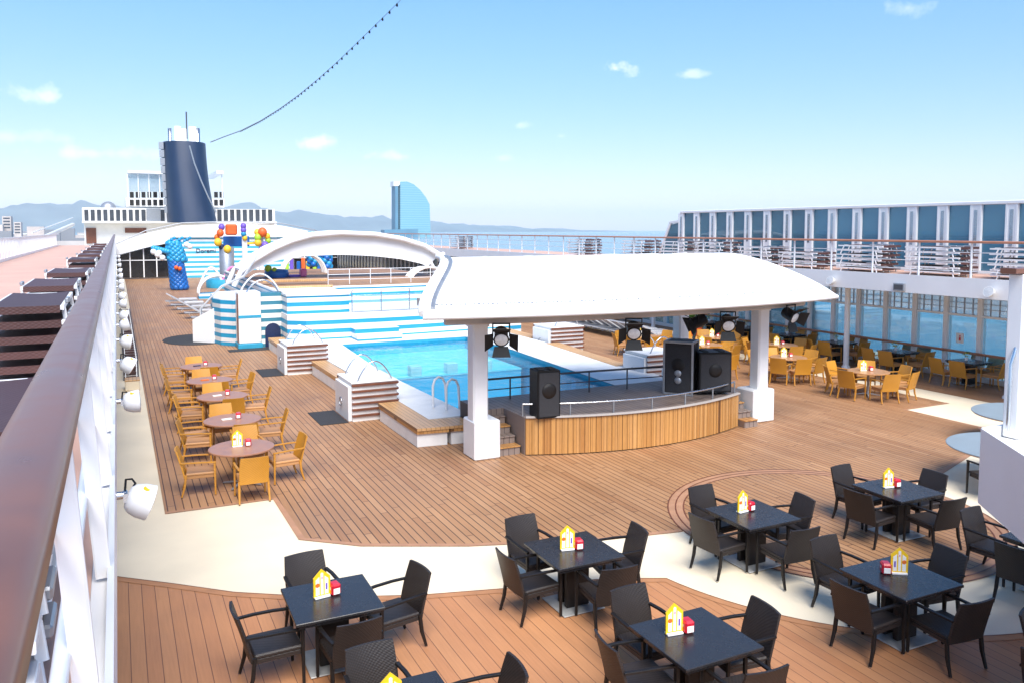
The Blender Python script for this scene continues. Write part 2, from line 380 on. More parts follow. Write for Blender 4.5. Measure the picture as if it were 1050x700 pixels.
def arc(cx, cy, r, a0, a1, n):
    return [(cx + r*math.cos(math.radians(a0+(a1-a0)*i/n)), cy + r*math.sin(math.radians(a0+(a1-a0)*i/n))) for i in range(n+1)]
def text_mesh(txt, size, depth=.01):
    cu = bpy.data.curves.new('lettering', 'FONT'); cu.body = txt; cu.size = size; cu.extrude = depth; cu.align_x = 'CENTER'
    t = bpy.data.objects.new('lettering', cu); COL.objects.link(t)
    dg = bpy.context.evaluated_depsgraph_get(); me = bpy.data.meshes.new_from_object(t.evaluated_get(dg)); bpy.data.objects.remove(t)
    return me

CXL = 11.06        # centre line of the ship
# ---------------------------------------------------------------- camera
F = 830.; TH = math.radians(26.0); PT = math.radians(4.0)
cam = bpy.data.cameras.new('camera'); camo = bpy.data.objects.new('camera', cam); COL.objects.link(camo)
cam.sensor_width = 36; cam.lens = F/1050*36; cam.clip_end = 90000; cam.clip_start = .05
camo.location = (0, 0, 5.0); camo.rotation_euler = (PI/2 - PT, 0, -TH)
cam.shift_y = -((350-235.5) - F*math.tan(PT))/1050
S.camera = camo

# ---------------------------------------------------------------- setting: sea, hills, decks
struct('sea', MB().add([(-16000,-3000,-26),(16000,-3000,-26),(16000,16000,-26),(-16000,16000,-26)], [(0,1,2,3)]), 'sea')
hull = MB(); hull.box(-7.3, 28.2, -30, 170, -25.9, -1.62); struct('ship_hull', hull, 'white')

POOL = [(7.75, 18.5), (13.0, 18.5), (13.45, 27.5), (13.3, 31.8), (7.95, 31.8), (7.55, 25)]
HOLE = [(7.5, 18.3), (13.25, 18.3), (13.7, 27.5), (13.5, 32.1), (7.7, 32.1), (7.3, 25)]
poly_sheet([(-7, -6), (28, -6), (28, 126), (-7, 126)], [HOLE], 0, 'main_deck', 'cream')
def mir(l): return [(2*CXL - x, y) for x, y in l][::-1]
left_edge = [(.62, 90.5), (.62, 15.23), (2.47, 15.2), (2.50, 13.0), (3.33, 12.29), (4.86, 11.54), (7.0, 10.80), (8.30, 10.56)]
ringl = arc(CXL, 10.0, 2.78, 168, 12, 40)
poly_sheet(left_edge + ringl + mir(left_edge), [HOLE], .004, 'teak_planking', 'wood')
ring = arc(CXL, 10.0, 2.50, 0, 360, 72)[:-1]
poly_sheet(ring, [], .008, 'round_planking', 'wood')
poly_sheet(arc(CXL, 10.0, 2.776, 0, 360, 72)[:-1], [], .006, 'planking_border', 'wood_edge')
for r_ in (2.50, 2.64, 2.775): poly_sheet(arc(CXL, 10.0, r_ + .018, 0, 360, 72)[:-1], [arc(CXL, 10.0, r_ - .006, 0, 360, 72)[:-1]], .012, 'planking_seam', 'brown_door')
low = [(-.2, 12.78), (.6, 12.1), (1.31, 11.46), (2.4, 10.75), (3.59, 10.25), (4.76, 9.91), (6.0, 9.62), (6.55, 9.4)] + arc(CXL, 10.0, 4.18, 191, 270, 24)
poly_sheet(low + mir(low)[1:] + [(22.4, -5), (-.2, -5)], [], .004, 'reddish_planking', 'wood2')
def strip(pl, wd, z, name, mat):
    b = MB(); L, R = [], []
    for i, p in enumerate(pl):
        a, c = Vector(pl[max(i-1, 0)]), Vector(pl[min(i+1, len(pl)-1)]); d = (c-a).normalized(); nn = Vector((-d.y, d.x))
        L.append((p[0], p[1], z)); R.append((p[0]+nn.x*wd, p[1]+nn.y*wd, z))
    b.grid([L, R], smooth=False, flip=True); return struct(name, b, mat)
strip(low + mir(low)[1:], -.13, .010, 'planking_border', 'wood2_edge'); strip(low + mir(low)[1:], -.012, .014, 'planking_seam', 'brown_door')
strip(left_edge[1:], .11, .010, 'planking_border', 'wood_edge'); strip(mir(left_edge[1:]), .11, .010, 'planking_border', 'wood_edge')
poly_sheet([(22.65, 5), (25.4, 5), (25.4, 90), (22.65, 90)], [], .004, 'shaded_planking', 'wood')

# upper decks
o = struct('upper_deck', MB().box(-7.2, -.085, -6, 92, 3.12, 3.40), 'white')
struct('upper_deck_coating', MB().box(-7.0, -.15, -6, 92, 3.404, 3.412), 'pink')
struct('upper_deck_lip', MB().box(-.083, -.055, -6, 92, 3.06, 3.47), 'white')
struct('upper_deck_underside', MB().box(-7.1, -.09, -5.5, 91, 3.02, 3.117), 'white2')
struct('lower_side_wall', MB().box(-5.4, -5.2, -5, 92, 0.002, 3.018), 'white2')
struct('side_deck', MB().box(22.12, 26.6, 5.2, 125, 3.10, 3.50), 'white')
struct('side_deck_coating', MB().box(22.24, 26.4, 5.3, 124.9, 3.504, 3.512), 'pink')
f = MB(); f.box(22.02, 22.117, 5.2, 125, 3.04, 3.60); struct('side_deck_fascia', f, 'white')

# land
def hills(name, x0, x1, y, hs, depth, seed):
    random.seed(seed); P = []; n = 140
    ph = [random.uniform(0, 6.28) for _ in range(12)]
    def prof(u):
        k = u*(len(hs)-1); i = min(int(k), len(hs)-2); t = k-i; t = t*t*(3-2*t)
        return hs[i]*(1-t)+hs[i+1]*t + 14*math.sin(u*41+ph[0]) + 9*math.sin(u*97+ph[1]) + 6*math.sin(u*190+ph[2])
    for r in range(9):
        row = []
        for c in range(n+1):
            u = c/n; v = r/8; h = max(0, prof(u)) * math.sin(PI*.5*min(1, v*1.6))**1.0 * (1 if v < .63 else max(0, 1-(v-.63)*1.5))
            h *= 1 + .10*math.sin(u*60 + r*2.1 + ph[3]) * (r not in (5,))
            row.append((x0+(x1-x0)*u, y + depth*v + 120*math.sin(u*50+ph[4]), -27 + h))
        P.append(row)
    b = MB(); b.grid(P, smooth=True)
    return tag(b.build(name, 'hill'), kind='structure')
hills('hills', -4200, 900, 8800, [150, 210, 250, 225, 240, 330, 260, 330, 300, 330, 310], 2600, 3)
hills('hills_beyond', 900, 6400, 9300, [310, 330, 265, 215, 190, 140, 110, 80, 45, 20, 0], 2200, 5)
q = MB(); q.box(-3500, -60, 430, 3600, -27, -23.5); q.box(-60, 420, 900, 3600, -27, -23.6); struct('quay', q, 'quay')

HAZE = 8e-5
# ---------------------------------------------------------------- world, sun
w = bpy.data.worlds.new('World'); S.world = w; w.use_nodes = True
SUN_EL, SUN_AZ = math.radians(52), math.radians(-171)     # azimuth measured from +Y towards +X
def build_world():
    nt = w.node_tree; n, l = nt.nodes, nt.links; bg = n['Background']
    sk = N(n, 'ShaderNodeTexSky', sky_type='NISHITA'); sk.sun_disc = False; sk.sun_elevation = SUN_EL; sk.sun_rotation = SUN_AZ
    sk.air_density = 1.0; sk.dust_density = 0.25; sk.ozone_density = 3.0
    tc = N(n, 'ShaderNodeTexCoord'); sx = N(n, 'ShaderNodeSeparateXYZ'); l.new(tc.outputs['Generated'], sx.inputs[0])
    # small fair-weather clouds, each a noisy patch round one direction of the sky
    warp = N(n, 'ShaderNodeTexNoise'); warp.inputs['Scale'].default_value = 30; warp.inputs['Detail'].default_value = 10; warp.inputs['Roughness'].default_value = .62; l.new(tc.outputs['Generated'], warp.inputs['Vector'])
    az = math_(n, l, 'ARCTAN2', sx.outputs['X'], sx.outputs['Y'])
    el = math_(n, l, 'ARCSINE', sx.outputs['Z'])
    acc = None
    for a, e, wa, we, s in CLOUDS:
        da = math_(n, l, 'DIVIDE', math_(n, l, 'SUBTRACT', az, math.radians(a)), math.radians(wa))
        de = math_(n, l, 'DIVIDE', math_(n, l, 'SUBTRACT', el, math.radians(e)), math.radians(we))
        d = math_(n, l, 'SQRT', math_(n, l, 'ADD', math_(n, l, 'MULTIPLY', da, da), math_(n, l, 'MULTIPLY', de, de)))
        v = math_(n, l, 'SUBTRACT', math_(n, l, 'MULTIPLY', math_(n, l, 'SUBTRACT', warp.outputs['Fac'], .30), 4.4), math_(n, l, 'MULTIPLY', d, 1.15))
        v = n.new('ShaderNodeClamp').outputs[0] if False else math_(n, l, 'MULTIPLY', math_(n, l, 'MINIMUM', math_(n, l, 'MAXIMUM', v, 0), 1), s)
        acc = v if acc is None else math_(n, l, 'MAXIMUM', acc, v)
    mx = N(n, 'ShaderNodeMix', data_type='RGBA'); l.new(acc, mx.inputs['Factor'])
    hs = N(n, 'ShaderNodeHueSaturation'); hs.inputs['Saturation'].default_value = SKY_SAT; l.new(sk.outputs[0], hs.inputs['Color'])
    tn = N(n, 'ShaderNodeMix', data_type='RGBA', blend_type='MULTIPLY'); tn.inputs['Factor'].default_value = 1; tm = N(n, 'ShaderNodeMix', data_type='RGBA'); tm.inputs['A'].default_value = (1.08, .90, 1.02, 1); tm.inputs['B'].default_value = (.88, .975, 1.02, 1); zz_ = N(n, 'ShaderNodeMapRange'); zz_.inputs['From Min'].default_value = 0; zz_.inputs['From Max'].default_value = .28; l.new(sx.outputs['Z'], zz_.inputs['Value']); l.new(zz_.outputs['Result'], tm.inputs['Factor']); l.new(tm.outputs['Result'], tn.inputs['B']); l.new(hs.outputs[0], tn.inputs['A']); hz_ = N(n, 'ShaderNodeMapRange', interpolation_type='SMOOTHSTEP'); hz_.inputs['From Min'].default_value = 0; hz_.inputs['From Max'].default_value = .32; hz_.inputs['To Min'].default_value = .72; hz_.inputs['To Max'].default_value = 1.0; l.new(sx.outputs['Z'], hz_.inputs['Value'])
    t3 = N(n, 'ShaderNodeMix', data_type='RGBA', blend_type='MULTIPLY'); t3.inputs['Factor'].default_value = 1; l.new(tn.outputs['Result'], t3.inputs['A']); l.new(hz_.outputs['Result'], t3.inputs['B']); l.new(t3.outputs['Result'], mx.inputs['A']); mx.inputs['B'].default_value = (7.2, 7.2, 7.3, 1)
    l.new(mx.outputs['Result'], bg.inputs['Color']); bg.inputs['Strength'].default_value = SKY_STR
SKY_STR = .094; SKY_SAT = 1.15
def pxdir(x, y):
    a = (x-525)/F; b = (350 - ((350-235.5)-F*math.tan(PT)) - y)/F
    fw = Vector((math.sin(TH)*math.cos(PT), math.cos(TH)*math.cos(PT), -math.sin(PT))); rt = Vector((math.cos(TH), -math.sin(TH), 0)); up = rt.cross(fw)
    d = (fw + rt*a + up*b).normalized()
    return math.degrees(math.atan2(d.x, d.y)), math.degrees(math.asin(d.z))
CLOUDS = [pxdir(x, y) + (wa*1.15, we, s*.75) for x, y, wa, we, s in [
    (632, 70, 1.5, .75, .95), (709, 76, .8, .35, .5), (318, 148, 2.6, .6, .75), (410, 161, 2.0, .4, .5), (48, 98, 2.0, .6, .6),
    (534, 129, .7, .4, .5), (575, 140, .5, .25, .35), (110, 158, 4.0, .55, .55), (10, 140, 3.5, .5, .35), (930, 8, 1.2, .7, .4), (515, 163, 1.0, .3, .3)]]
build_world()
sl = bpy.data.lights.new('sun', 'SUN'); sl.energy = 2.9; sl.angle = math.radians(42); sl.color = (1, .95, .88)
so = bpy.data.objects.new('sun', sl); COL.objects.link(so)
dv = Vector((math.sin(SUN_AZ)*math.cos(SUN_EL), math.cos(SUN_AZ)*math.cos(SUN_EL), math.sin(SUN_EL)))
so.rotation_euler = dv.to_track_quat('Z', 'Y').to_euler()
S.cycles.volume_bounces = 2
S.view_settings.view_transform = 'Standard'; S.view_settings.look = 'None'; S.view_settings.exposure = 1.25; S.view_settings.gamma = 1
# hazy sea air
hz = MB(); hz.box(-15900, 15900, -2900, 15900, -27.5, 420); hz = hz.build('haze', [bpy.data.materials.new('sea_haze')]); tag(hz, kind='stuff')
hm = hz.data.materials[0]; hm.use_nodes = True; hn = hm.node_tree.nodes; hn.remove(hn['Principled BSDF'])
pv = hn.new('ShaderNodeVolumePrincipled'); pv.inputs['Color'].default_value = (.88, .95, 1, 1); pv.inputs['Density'].default_value = HAZE; pv.inputs['Anisotropy'].default_value = .1
hm.node_tree.links.new(pv.outputs[0], hn['Material Output'].inputs['Volume'])
# ---------------------------------------------------------------- chairs and tables
def make_chair(name, fab, frame, cap, seat=None):
    """armchair whose sitter looks along +Y"""
    t = thing(name, '', 'chair')
    b = MB()                                                    # seat: padded slab with woven apron
    b.rbox(-.255, .255, -.25, .27, .395, .445, .015); b.rbox(-.245, .245, -.24, .255, .34, .394, .006)
    b.build('seat', seat or fab, t)
    P = []; Q = []
    for i in range(9):
        k = i/8; z = .36 + .52*k; y = -.255 - .135*k**1.25
        wd = .255 + .012*math.sin(k*PI) - .01*k
        P.append([(x*wd, y - .032*(1-x*x) * (.4+.6*k), z) for x in (-1, -.6, -.2, .2, .6, 1)]); Q.append([(p[0], p[1]-.028, p[2]) for p in P[-1]])
    b = MB(); b.grid(P, flip=True); b.grid(Q)
    for A, B, fl in ((P[-1], Q[-1], True), (P[0], Q[0], False)): b.grid([A, B], smooth=False, flip=fl)
    b.grid([[p[0] for p in P], [q[0] for q in Q]], smooth=False, flip=False); b.grid([[p[-1] for p in P], [q[-1] for q in Q]], smooth=False, flip=True)
    b.build('backrest', fab, t)
    for s in (-1, 1):
        b = MB(); b.bar((s*.272, .262, .635), (s*.275, .268, 0.012), .040, .040, up=(0,1,0), w1=.030, h1=.030)
        lg = b.build('leg', frame, t); MB().lathe([(.014, 0), (.016, .014)], (s*.275, .268, 0), 8).build('foot_cap', cap, lg)
        b = MB(); b.bar((s*.255, -.245, .42), (s*.262, -.27, .2), .040, .040, up=(0,1,0)); b.bar((s*.262, -.27, .2), (s*.268, -.325, .012), .038, .038, up=(0,1,0), w1=.028, h1=.028)
        lg = b.build('leg', frame, t); MB().lathe([(.014, 0), (.016, .014)], (s*.268, -.325, 0), 8).build('foot_cap', cap, lg)
        b = MB(); pts = [(s*.262, -.335, .655), (s*.28, -.16, .655), (s*.285, .06, .648), (s*.276, .285, .632)]
        for a_, c_ in zip(pts[:-1], pts[1:]): b.bar(a_, c_, .044, .026)
        b.build('armrest', frame, t)
    return t
DARK = Proto(make_chair('wicker_armchair', 'wicker', 'wicker_frame', 'chrome'))
YEL = Proto(make_chair('wicker_armchair', 'yellow', 'yellow_frame', 'dark_tube', 'yellow_seat'))

def make_square():
    t = thing('square_table', '', 'table')
    b = MB(); b.rbox(-.495, .495, -.495, .495, .715, .75, .006); b.box(-.46, .46, -.46, .46, .675, .713); b.build('tabletop', 'table_dark', t)
    b = MB(); b.rbox(-.17, .17, -.13, -.055, .022, .674, .008); b.rbox(-.17, .17, .055, .13, .022, .674, .008); b.build('pedestal', 'wicker_frame', t)
    MB().rbox(-.31, .31, -.31, .31, 0.004, .02, .004).build('base_plate', 'brushed', t)
    return t
SQ = Proto(make_square())
def make_round(top, r):
    t = thing('round_table', '', 'table')
    MB().lathe([(r-.012, .712), (r, .72), (r, .742), (r-.012, .75)], n=40, smooth=False).build('tabletop', top, t)
    b = MB(); b.lathe([(.05, .05), (.035, .10), (.035, .66), (.16, .711)], n=14); b.build('pedestal', 'greymetal', t)
    for k in range(4):
        a = PI/4 + k*PI/2; MB().bar((.03*math.cos(a), .03*math.sin(a), .075), (.40*math.cos(a), .40*math.sin(a), .022), .055, .035, w1=.04, h1=.02).build('foot', 'greymetal', t)
    return t
RND = Proto(make_round('table_round', .62)); RNDT = Proto(make_round('table_teak', .60))

def make_card():
    t = thing('menu_card', '', 'menu card')
    MB().rbox(-.075, .075, -.035, .035, 0, .02, .004).build('base', 'paper', t)
    b = MB(); Mx = Matrix(((1,0,0,0),(0,0,1,0),(0,1,0,.012),(0,0,0,1)))    # polygon in X-Z
    b.prism([(-.082, 0), (.082, 0), (.082, .185), (0, .262), (-.082, .185)], -.008, .008, 0, Mx); b.build('card', 'yellow_card', t)
    for y0, y1 in ((.0085, .0105), (-.0105, -.0085)):
        p = MB()
        p.prism([(-.062, .02), (-.026, .02), (-.026, .195), (-.062, .165)], y0, y1, 0, Mx)
        p.prism([(-.013, .02), (.013, .02), (.013, .222), (0, .232), (-.013, .222)], y0, y1, 0, Mx)
        p.prism([(.026, .02), (.062, .02), (.062, .165), (.026, .195)], y0, y1, 0, Mx)
        s_ = .5*(y1+y0)/abs(y0+y1)*2
        p.prism(arc(-.044, .115, .021, 0, 360, 14)[:-1], min(s_*.0108, s_*.0118), max(s_*.0108, s_*.0118), 1, Mx)
        p.prism([(.036, .06), (.052, .06), (.052, .12), (.036, .12)], min(s_*.0108, s_*.0118), max(s_*.0108, s_*.0118), 2, Mx)
        p.prism([(-.005, .17), (.006, .17), (.006, .19), (-.005, .19)], min(s_*.0108, s_*.0118), max(s_*.0108, s_*.0118), 3, Mx)
        p.build('printed_panel', ['paper', 'orange', 'purple', 'magenta'], t)
    for ch in t.children_recursive: ch.data.transform(Matrix.Scale(1.22, 4))
    return t
CARD = Proto(make_card())
def make_disp():
    t = thing('napkin_dispenser', '', 'napkin box')
    MB().rbox(-.05, .05, -.06, .06, 0, .12, .018).build('case', 'red', t)
    for s in (-1, 1):
        MB().rbox(-.034, .034, min(s*.058, s*.0625), max(s*.058, s*.0625), .018, .078, .004).build('napkin', 'paper', t)
        MB().rbox(min(s*.047, s*.0515), max(s*.047, s*.0515), -.016, .016, .055, .085, .002).build('sticker', 'paper', t)
    for ch in t.children_recursive: ch.data.transform(Matrix.Scale(1.15, 4))
    return t
DISP = Proto(make_disp())
def settop(x, y, z, rz, what, gap=.125, which='both', flip=1):
    c, s = math.cos(rz), math.sin(rz)
    if which in ('both', 'card'): CARD.put((x - c*gap*.55*flip, y - s*gap*.55*flip, z), rz, 'yellow house-shaped menu card standing on ' + what, 'yellow menu cards')
    if which in ('both', 'box'): DISP.put((x + c*gap*.7*flip, y + s*gap*.7*flip, z), rz, 'red napkin dispenser with white napkins on ' + what, 'red napkin boxes')

SIDE = {'far': (0, 1), 'near': (0, -1), 'left': (-1, 0), 'right': (1, 0)}
WORD = {'far': 'pool side', 'near': 'camera side', 'left': 'left side', 'right': 'right side'}
def seat_at(proto, tx, ty, side, dist, dx=0, da=0, what='', kind='', grp=''):
    sx_, sy_ = SIDE[side]; x = tx + sx_*dist + (dx if sx_ == 0 else 0); y = ty + sy_*dist + (dx if sy_ == 0 else 0)
    rz = math.atan2(sx_, -sy_) + math.radians(da)       # sitter looks back at the table
    return proto.put((x, y, .009), rz, '%s armchair on the %s of %s' % (kind, WORD[side], what), grp)

# (x, y, label, chairs {side:(dist, shift, turn)}, card: offset x, y, turn)
squares = [
 (5.35, 9.1, "table across the cream band", dict(far=(.70,-.22,4), near=(.62,.10,-6), left=(.62,.0,4), right=(.66,.05,-8)), (-.02, .0, -12)),
 (2.11, 9.09, "leftmost whole dark table", dict(far=(.72,-.05,5), near=(.55,.05,3), left=(.68,-.1,2), right=(.72,.02,10)), (-.03, .07, 8)),
 (5.32, 6.54, "bottom-centre dark table", dict(far=(.64,-.12,2), near=(.60,.08,-4), left=(.62,.08,-6), right=(.58,.05,-6)), (-.1, .12, -8)),
 (8.45, 9.1, "table on the circle's left rim", dict(far=(.66,-.10,3), near=(.66,.02,-4), left=(.62,-.02,6), right=(.62,.02,-10)), (-.02, .12, 5)),
 (11.42, 8.95, "table inside the planked circle", dict(far=(.64,-.12,4), near=(.60,.05,-5), left=(.64,-.05,6), right=(.62,.1,-4)), (-.02, .1, -10)),
 (8.52, 6.6, "lower right table, card reversed", dict(far=(.70,-.10,2), near=(.62,.0,-6), left=(.62,-.08,4), right=(.64,.12,-8)), (0, .1, -215)),
 (2.15, 6.62, "cut-off bottom left table", dict(far=(.60,-.0,2), right=(.75,.06,-4), left=(.66,0,5)), (-.02, .06, -5)),
 (11.45, 6.45, "table under the white balcony", dict(far=(.72,-.18,4), left=(.66,-.02,8), right=(.64,0,0)), (0, .05, 20)),
 (9.15, 4.25, "table below the bottom right corner", dict(far=(.58,-.25,14), left=(.80,.30,6)), None),
]
for x, y, what, ch, card in squares:
    SQ.put((x, y, .009), math.radians(random.uniform(-1.5, 1.5)), 'dark square ' + what if 'dark' not in what else 'square ' + what, 'square dark dining tables')
    for sd, (d, dx, da) in ch.items():
        seat_at(DARK, x, y, sd, d, dx, da, what, 'dark wicker', 'dark wicker armchairs')
    if card: settop(x + card[0], y + card[1], .7595, math.radians(card[2]), what)

# five round tables by the left side
rounds = [(2.08, 16.38, 'nearest round table at left'), (2.22, 18.9, 'second nearest round table at left'), (2.32, 21.75, 'middle round table at left'),
          (2.25, 24.2, 'second farthest round table at left'), (2.26, 26.85, 'farthest round table at left')]
for i, (x, y, what) in enumerate(rounds):
    RND.put((x, y, .006), random.uniform(0, 1), what + ' with purplish brown top', 'round tables at left')
    lay = [('near', .95, .05, 0), ('left', .78, -.15, -6), ('right', .80, -.05, 6), ('far', .80, .25, 4)] if i == 0 else \
          [('left', .76, -.35, -8), ('left', .74, .30, 6), ('right', .78, -.1, random.uniform(-8, 8)), ('far', .80, -.1, 4)]
    if i > 0: lay.append(('near', .74, .16, -4))
    seen = {}
    for sd, d, dx, da in lay:
        seen[sd] = seen.get(sd, 0) + 1
        nm = what if seen[sd] == 1 else what + ', far'
        seat_at(YEL, x, y, sd, d, dx, da, nm, 'honey wicker', 'honey wicker armchairs')
    settop(x + .02, y + .05, .756, math.radians(-5), what, .16, 'both' if i == 0 else 'box')
    if i > 0:
        b = MB(); b.rbox(-.11, .11, -.05, .05, 0, .022, .004); b.build('folded_menu', 'paper' if i in (1, 2) else ('orange' if i == 3 else 'navy2'), loc=(x-.12, y+.02, .757), rz=.2)
        tag(bpy.data.objects[-1] if False else COL.objects[-1], 'folded menu lying on the ' + what, 'menu')

# tables in the right hand dining area
rt = [(19.5, 23.6, 'rear teak table by the right pillar'), (20.1, 20.1, 'middle teak round table at right'), (20.3, 17.05, 'front teak round table at right'), (18.9, 26.6, 'teak round table behind the slatted box'), (21.3, 25.2, 'teak round table nearest the bar'), (17.9, 21.9, 'teak round table behind the speakers'), (22.0, 22.4, 'teak round table beside the windows')]
for i, (x, y, what) in enumerate(rt):
    RNDT.put((x, y, .006), 0, what, 'teak round tables at right')
    k = 7
    for j in range(k):
        a = math.radians([-68, -112, 188, 100, 45, -20, 145][j] if i == 2 else [-75, -150, 160, 75, 10, -112, 118][j]); d = .86 + random.uniform(-.04, .1)
        YEL.put((x + d*math.cos(a), y + d*math.sin(a), .006), a + PI/2 + random.uniform(-.12, .12),
                'honey armchair at the %s, %s' % (what, ['on its camera side','left of the camera side','on its left side','on its far side','on its far right side','on its right side','on its far left side'][j] if i == 2 else ['on its camera side','on its left side','on its far left side','on its far side','on its right side','near left of it','left of its far end'][j]), 'honey wicker armchairs')
    settop(x - .02, y + .05, .756, math.radians(-28), what, .18)
wt = [(24.55, 29.4), (24.55, 27.0), (24.5, 24.5), (24.5, 22.0), (24.55, 19.4), (24.75, 16.9)]
for i, (x, y) in enumerate(wt):
    what = '%s window table' % ORD[5 - i]
    SQ.put((x, y, .006), 0, 'dark square table by the right windows, %s from the camera' % ORD[5 - i], 'window tables at right')
    for sd, d, dx, da in (('left', .74, -.32, 4), ('left', .72, .36, -5), ('right', .6, -.3, 3), ('right', .6, .33, -6), ('near', .82, .05, 4)):
        nm = what + (', nearer of two' if dx in (-.32, -.3) else ', farther of two' if dx in (.36, .33) else '')
        seat_at(YEL, x, y, sd, d, dx, da + random.uniform(-6, 6), nm, 'honey wicker', 'honey wicker armchairs')
    t = thing('table_plant', 'small yellow-green potted flowers on the ' + what, 'potted plant', (x, y + .1, .757), 0, 'flower pots on the window tables')
    MB().lathe([(.045, 0), (.06, .10), (.052, .10)], n=12).build('pot', 'paper', t)
    b = MB()
    for q in range(46):
        a, r, z = random.uniform(0, 6.28), random.uniform(.0, .13), random.uniform(.10, .32)
        m4 = Matrix.Translation((r*math.cos(a), r*math.sin(a), z)) @ Matrix.Rotation(random.uniform(0, 6), 4, (random.random()+.01, random.random(), random.random()))
        b.add([(-.03, 0, 0), (0, -.018, .008), (.03, 0, 0), (0, .018, .008)], [(0, 1, 2, 3)], random.random() < .35, False, m4)
    b.build('blossom', ['leaf_y', 'leaf'], t)

# grey-blue glass tables at the right edge
def big_glass(x, y, label):
    t = thing('oval_table', label, 'table', (x, y, .006), 0, 'grey glass tables at the right')
    pr = MB(); sc = Matrix.Diagonal((1.0, .95, 1, 1)); pr.lathe([(1.22, .722), (1.24, .728), (1.24, .742), (1.225, .75)], n=48, smooth=False, mat=sc); pr.build('tabletop', 'greyglass_top', t)
    MB().lathe([(1.19, .695), (1.21, .70), (1.21, .7215)], n=48, smooth=False, mat=sc).build('rim', 'chrome', t)
    MB().lathe([(.30, 0), (.30, .02), (.05, .04), (.05, .64), (.2, .694)], n=18).build('pedestal', 'chrome', t)
big_glass(15.72, 9.72, 'round grey-blue glass table beside the white balcony post')
big_glass(18.95, 11.4, 'round grey-blue glass table farther back at the right edge')
for x, y, rz, lab in ((14.55, 9.42, -20, 'dark wicker armchair tucked under the nearer grey glass table'), (14.85, 8.9, 15, 'second dark armchair behind the white balcony by the grey glass table')):
    DARK.put((x, y, .009), math.radians(rz), lab, 'dark wicker armchairs')
# ---------------------------------------------------------------- pool
t = thing('swimming_pool', 'turquoise swimming pool with white coaming in the middle of the deck', 'pool', (0,0,0))
def inset(poly, d):
    c = [sum(p[i] for p in poly)/len(poly) for i in (0,1)]
    return [(p[0]+(c[0]-p[0])*d/math.hypot(c[0]-p[0], c[1]-p[1]), p[1]+(c[1]-p[1])*d/math.hypot(c[0]-p[0], c[1]-p[1])) for p in poly]
b = MB(); n = len(POOL)
b.add([(p[0], p[1], -1.5) for p in POOL], [tuple(range(n))])
for i in range(n):
    p, q_ = POOL[i], POOL[(i+1) % n]; b.add([(p[0],p[1],-1.5),(q_[0],q_[1],-1.5),(q_[0],q_[1],.43),(p[0],p[1],.43)], [(3,2,1,0)])
b.build('basin', 'tile', t)
b = MB(); W_ = inset(POOL, .012)
for i in range(n): b.add([(W_[i][0],W_[i][1],.16),(W_[(i+1)%n][0],W_[(i+1)%n][1],.16),(W_[(i+1)%n][0],W_[(i+1)%n][1],.425),(W_[i][0],W_[i][1],.425)], [(3,2,1,0)])
b.build('waterline_band', 'blue_trim', t)
b = MB(); OUT = [(6.45, 18.2), (14.6, 18.2), (15.5, 22), (15.5, 34), (6.4, 34), (6.55, 25)]
for i in range(n):
    j = (i+1) % n
    b.add([(OUT[i][0],OUT[i][1],.452),(OUT[j][0],OUT[j][1],.452),(POOL[j][0],POOL[j][1],.44),(POOL[i][0],POOL[i][1],.44)], [(0,1,2,3)])
    b.add([(OUT[i][0],OUT[i][1],.005),(OUT[j][0],OUT[j][1],.005),(OUT[j][0],OUT[j][1],.452),(OUT[i][0],OUT[i][1],.452)], [(0,1,2,3)])
b.build('coaming', 'white2', t)
b = MB(); b.box(7.95, 13.25, 26.4, 31.75, -1.49, -.12, 0); b.box(7.94, 13.26, 26.38, 31.76, -.119, -.06, 1); b.build('shallow_ledge', ['tile', 'tile_pale'], t)
for x in (7.95, 9.2, 10.55, 11.9): MB().rbox(x-.2, x+.2, 26.42, 26.8, -.058, .30, .02).build('ledge_block', 'white2', t)
MB().add([(p[0],p[1],.33) for p in POOL], [tuple(range(n))]).build('water', 'poolwater', t)
# ladder
t = thing('pool_ladder', 'pair of white looped pool ladder rails at the near left pool corner', 'pool ladder')
for dx, dy in ((0, 0), (.20, -.42)):
    x, y = 7.18 + dx, 19.35 + dy
    b = MB(); b.tube([(x, y, .45), (x, y, 1.02), (x+.06, y+.03, 1.16), (x+.19, y+.08, 1.22), (x+.32, y+.13, 1.16), (x+.40, y+.16, 1.0), (x+.44, y+.18, .35), (x+.44, y+.18, -.6)], .032, 10)
    b.build('rail', 'steel_white', t)
for z in (-.05, -.35): MB().bar((7.62, 19.53, z), (7.82, 19.11, z), .08, .03).build('step', 'white2', t)

# benches
def bench(name, label, poly, grp, h=.45):
    t = thing(name, label, 'bench', (0,0,0), 0, grp)
    MB().prism(poly, h-.05, h+.012).build('seat', 'bench', t)
    c = [sum(p[i] for p in poly)/len(poly) for i in (0,1)]
    ins = [(p[0]+(c[0]-p[0])*.06, p[1]+(c[1]-p[1])*.06) for p in poly]
    MB().prism(inset(poly, .10), .008, h-.052).build('base', 'white2', t)
    MB().prism(inset(poly, .03), h-.13, h-.0525).build('apron', 'slat', t)
bench('pool_bench', 'varnished wooden corner bench at the near left corner of the pool', [(6.05, 20.45), (6.05, 17.36), (6.82, 17.28), (6.82, 18.1), (6.62, 18.12), (6.62, 20.45)], 'benches round the pool')
bench('pool_bench', 'short wooden bench end beside the left canopy pillar', [(6.83, 17.28), (7.4, 17.22), (7.4, 18.02), (6.83, 18.1)], 'benches round the pool')
bench('pool_bench', 'long wooden bench left of the pool between two slatted boxes', [(5.95, 28.1), (6.0, 22.3), (6.5, 22.3), (6.45, 28.1)], 'benches round the pool')
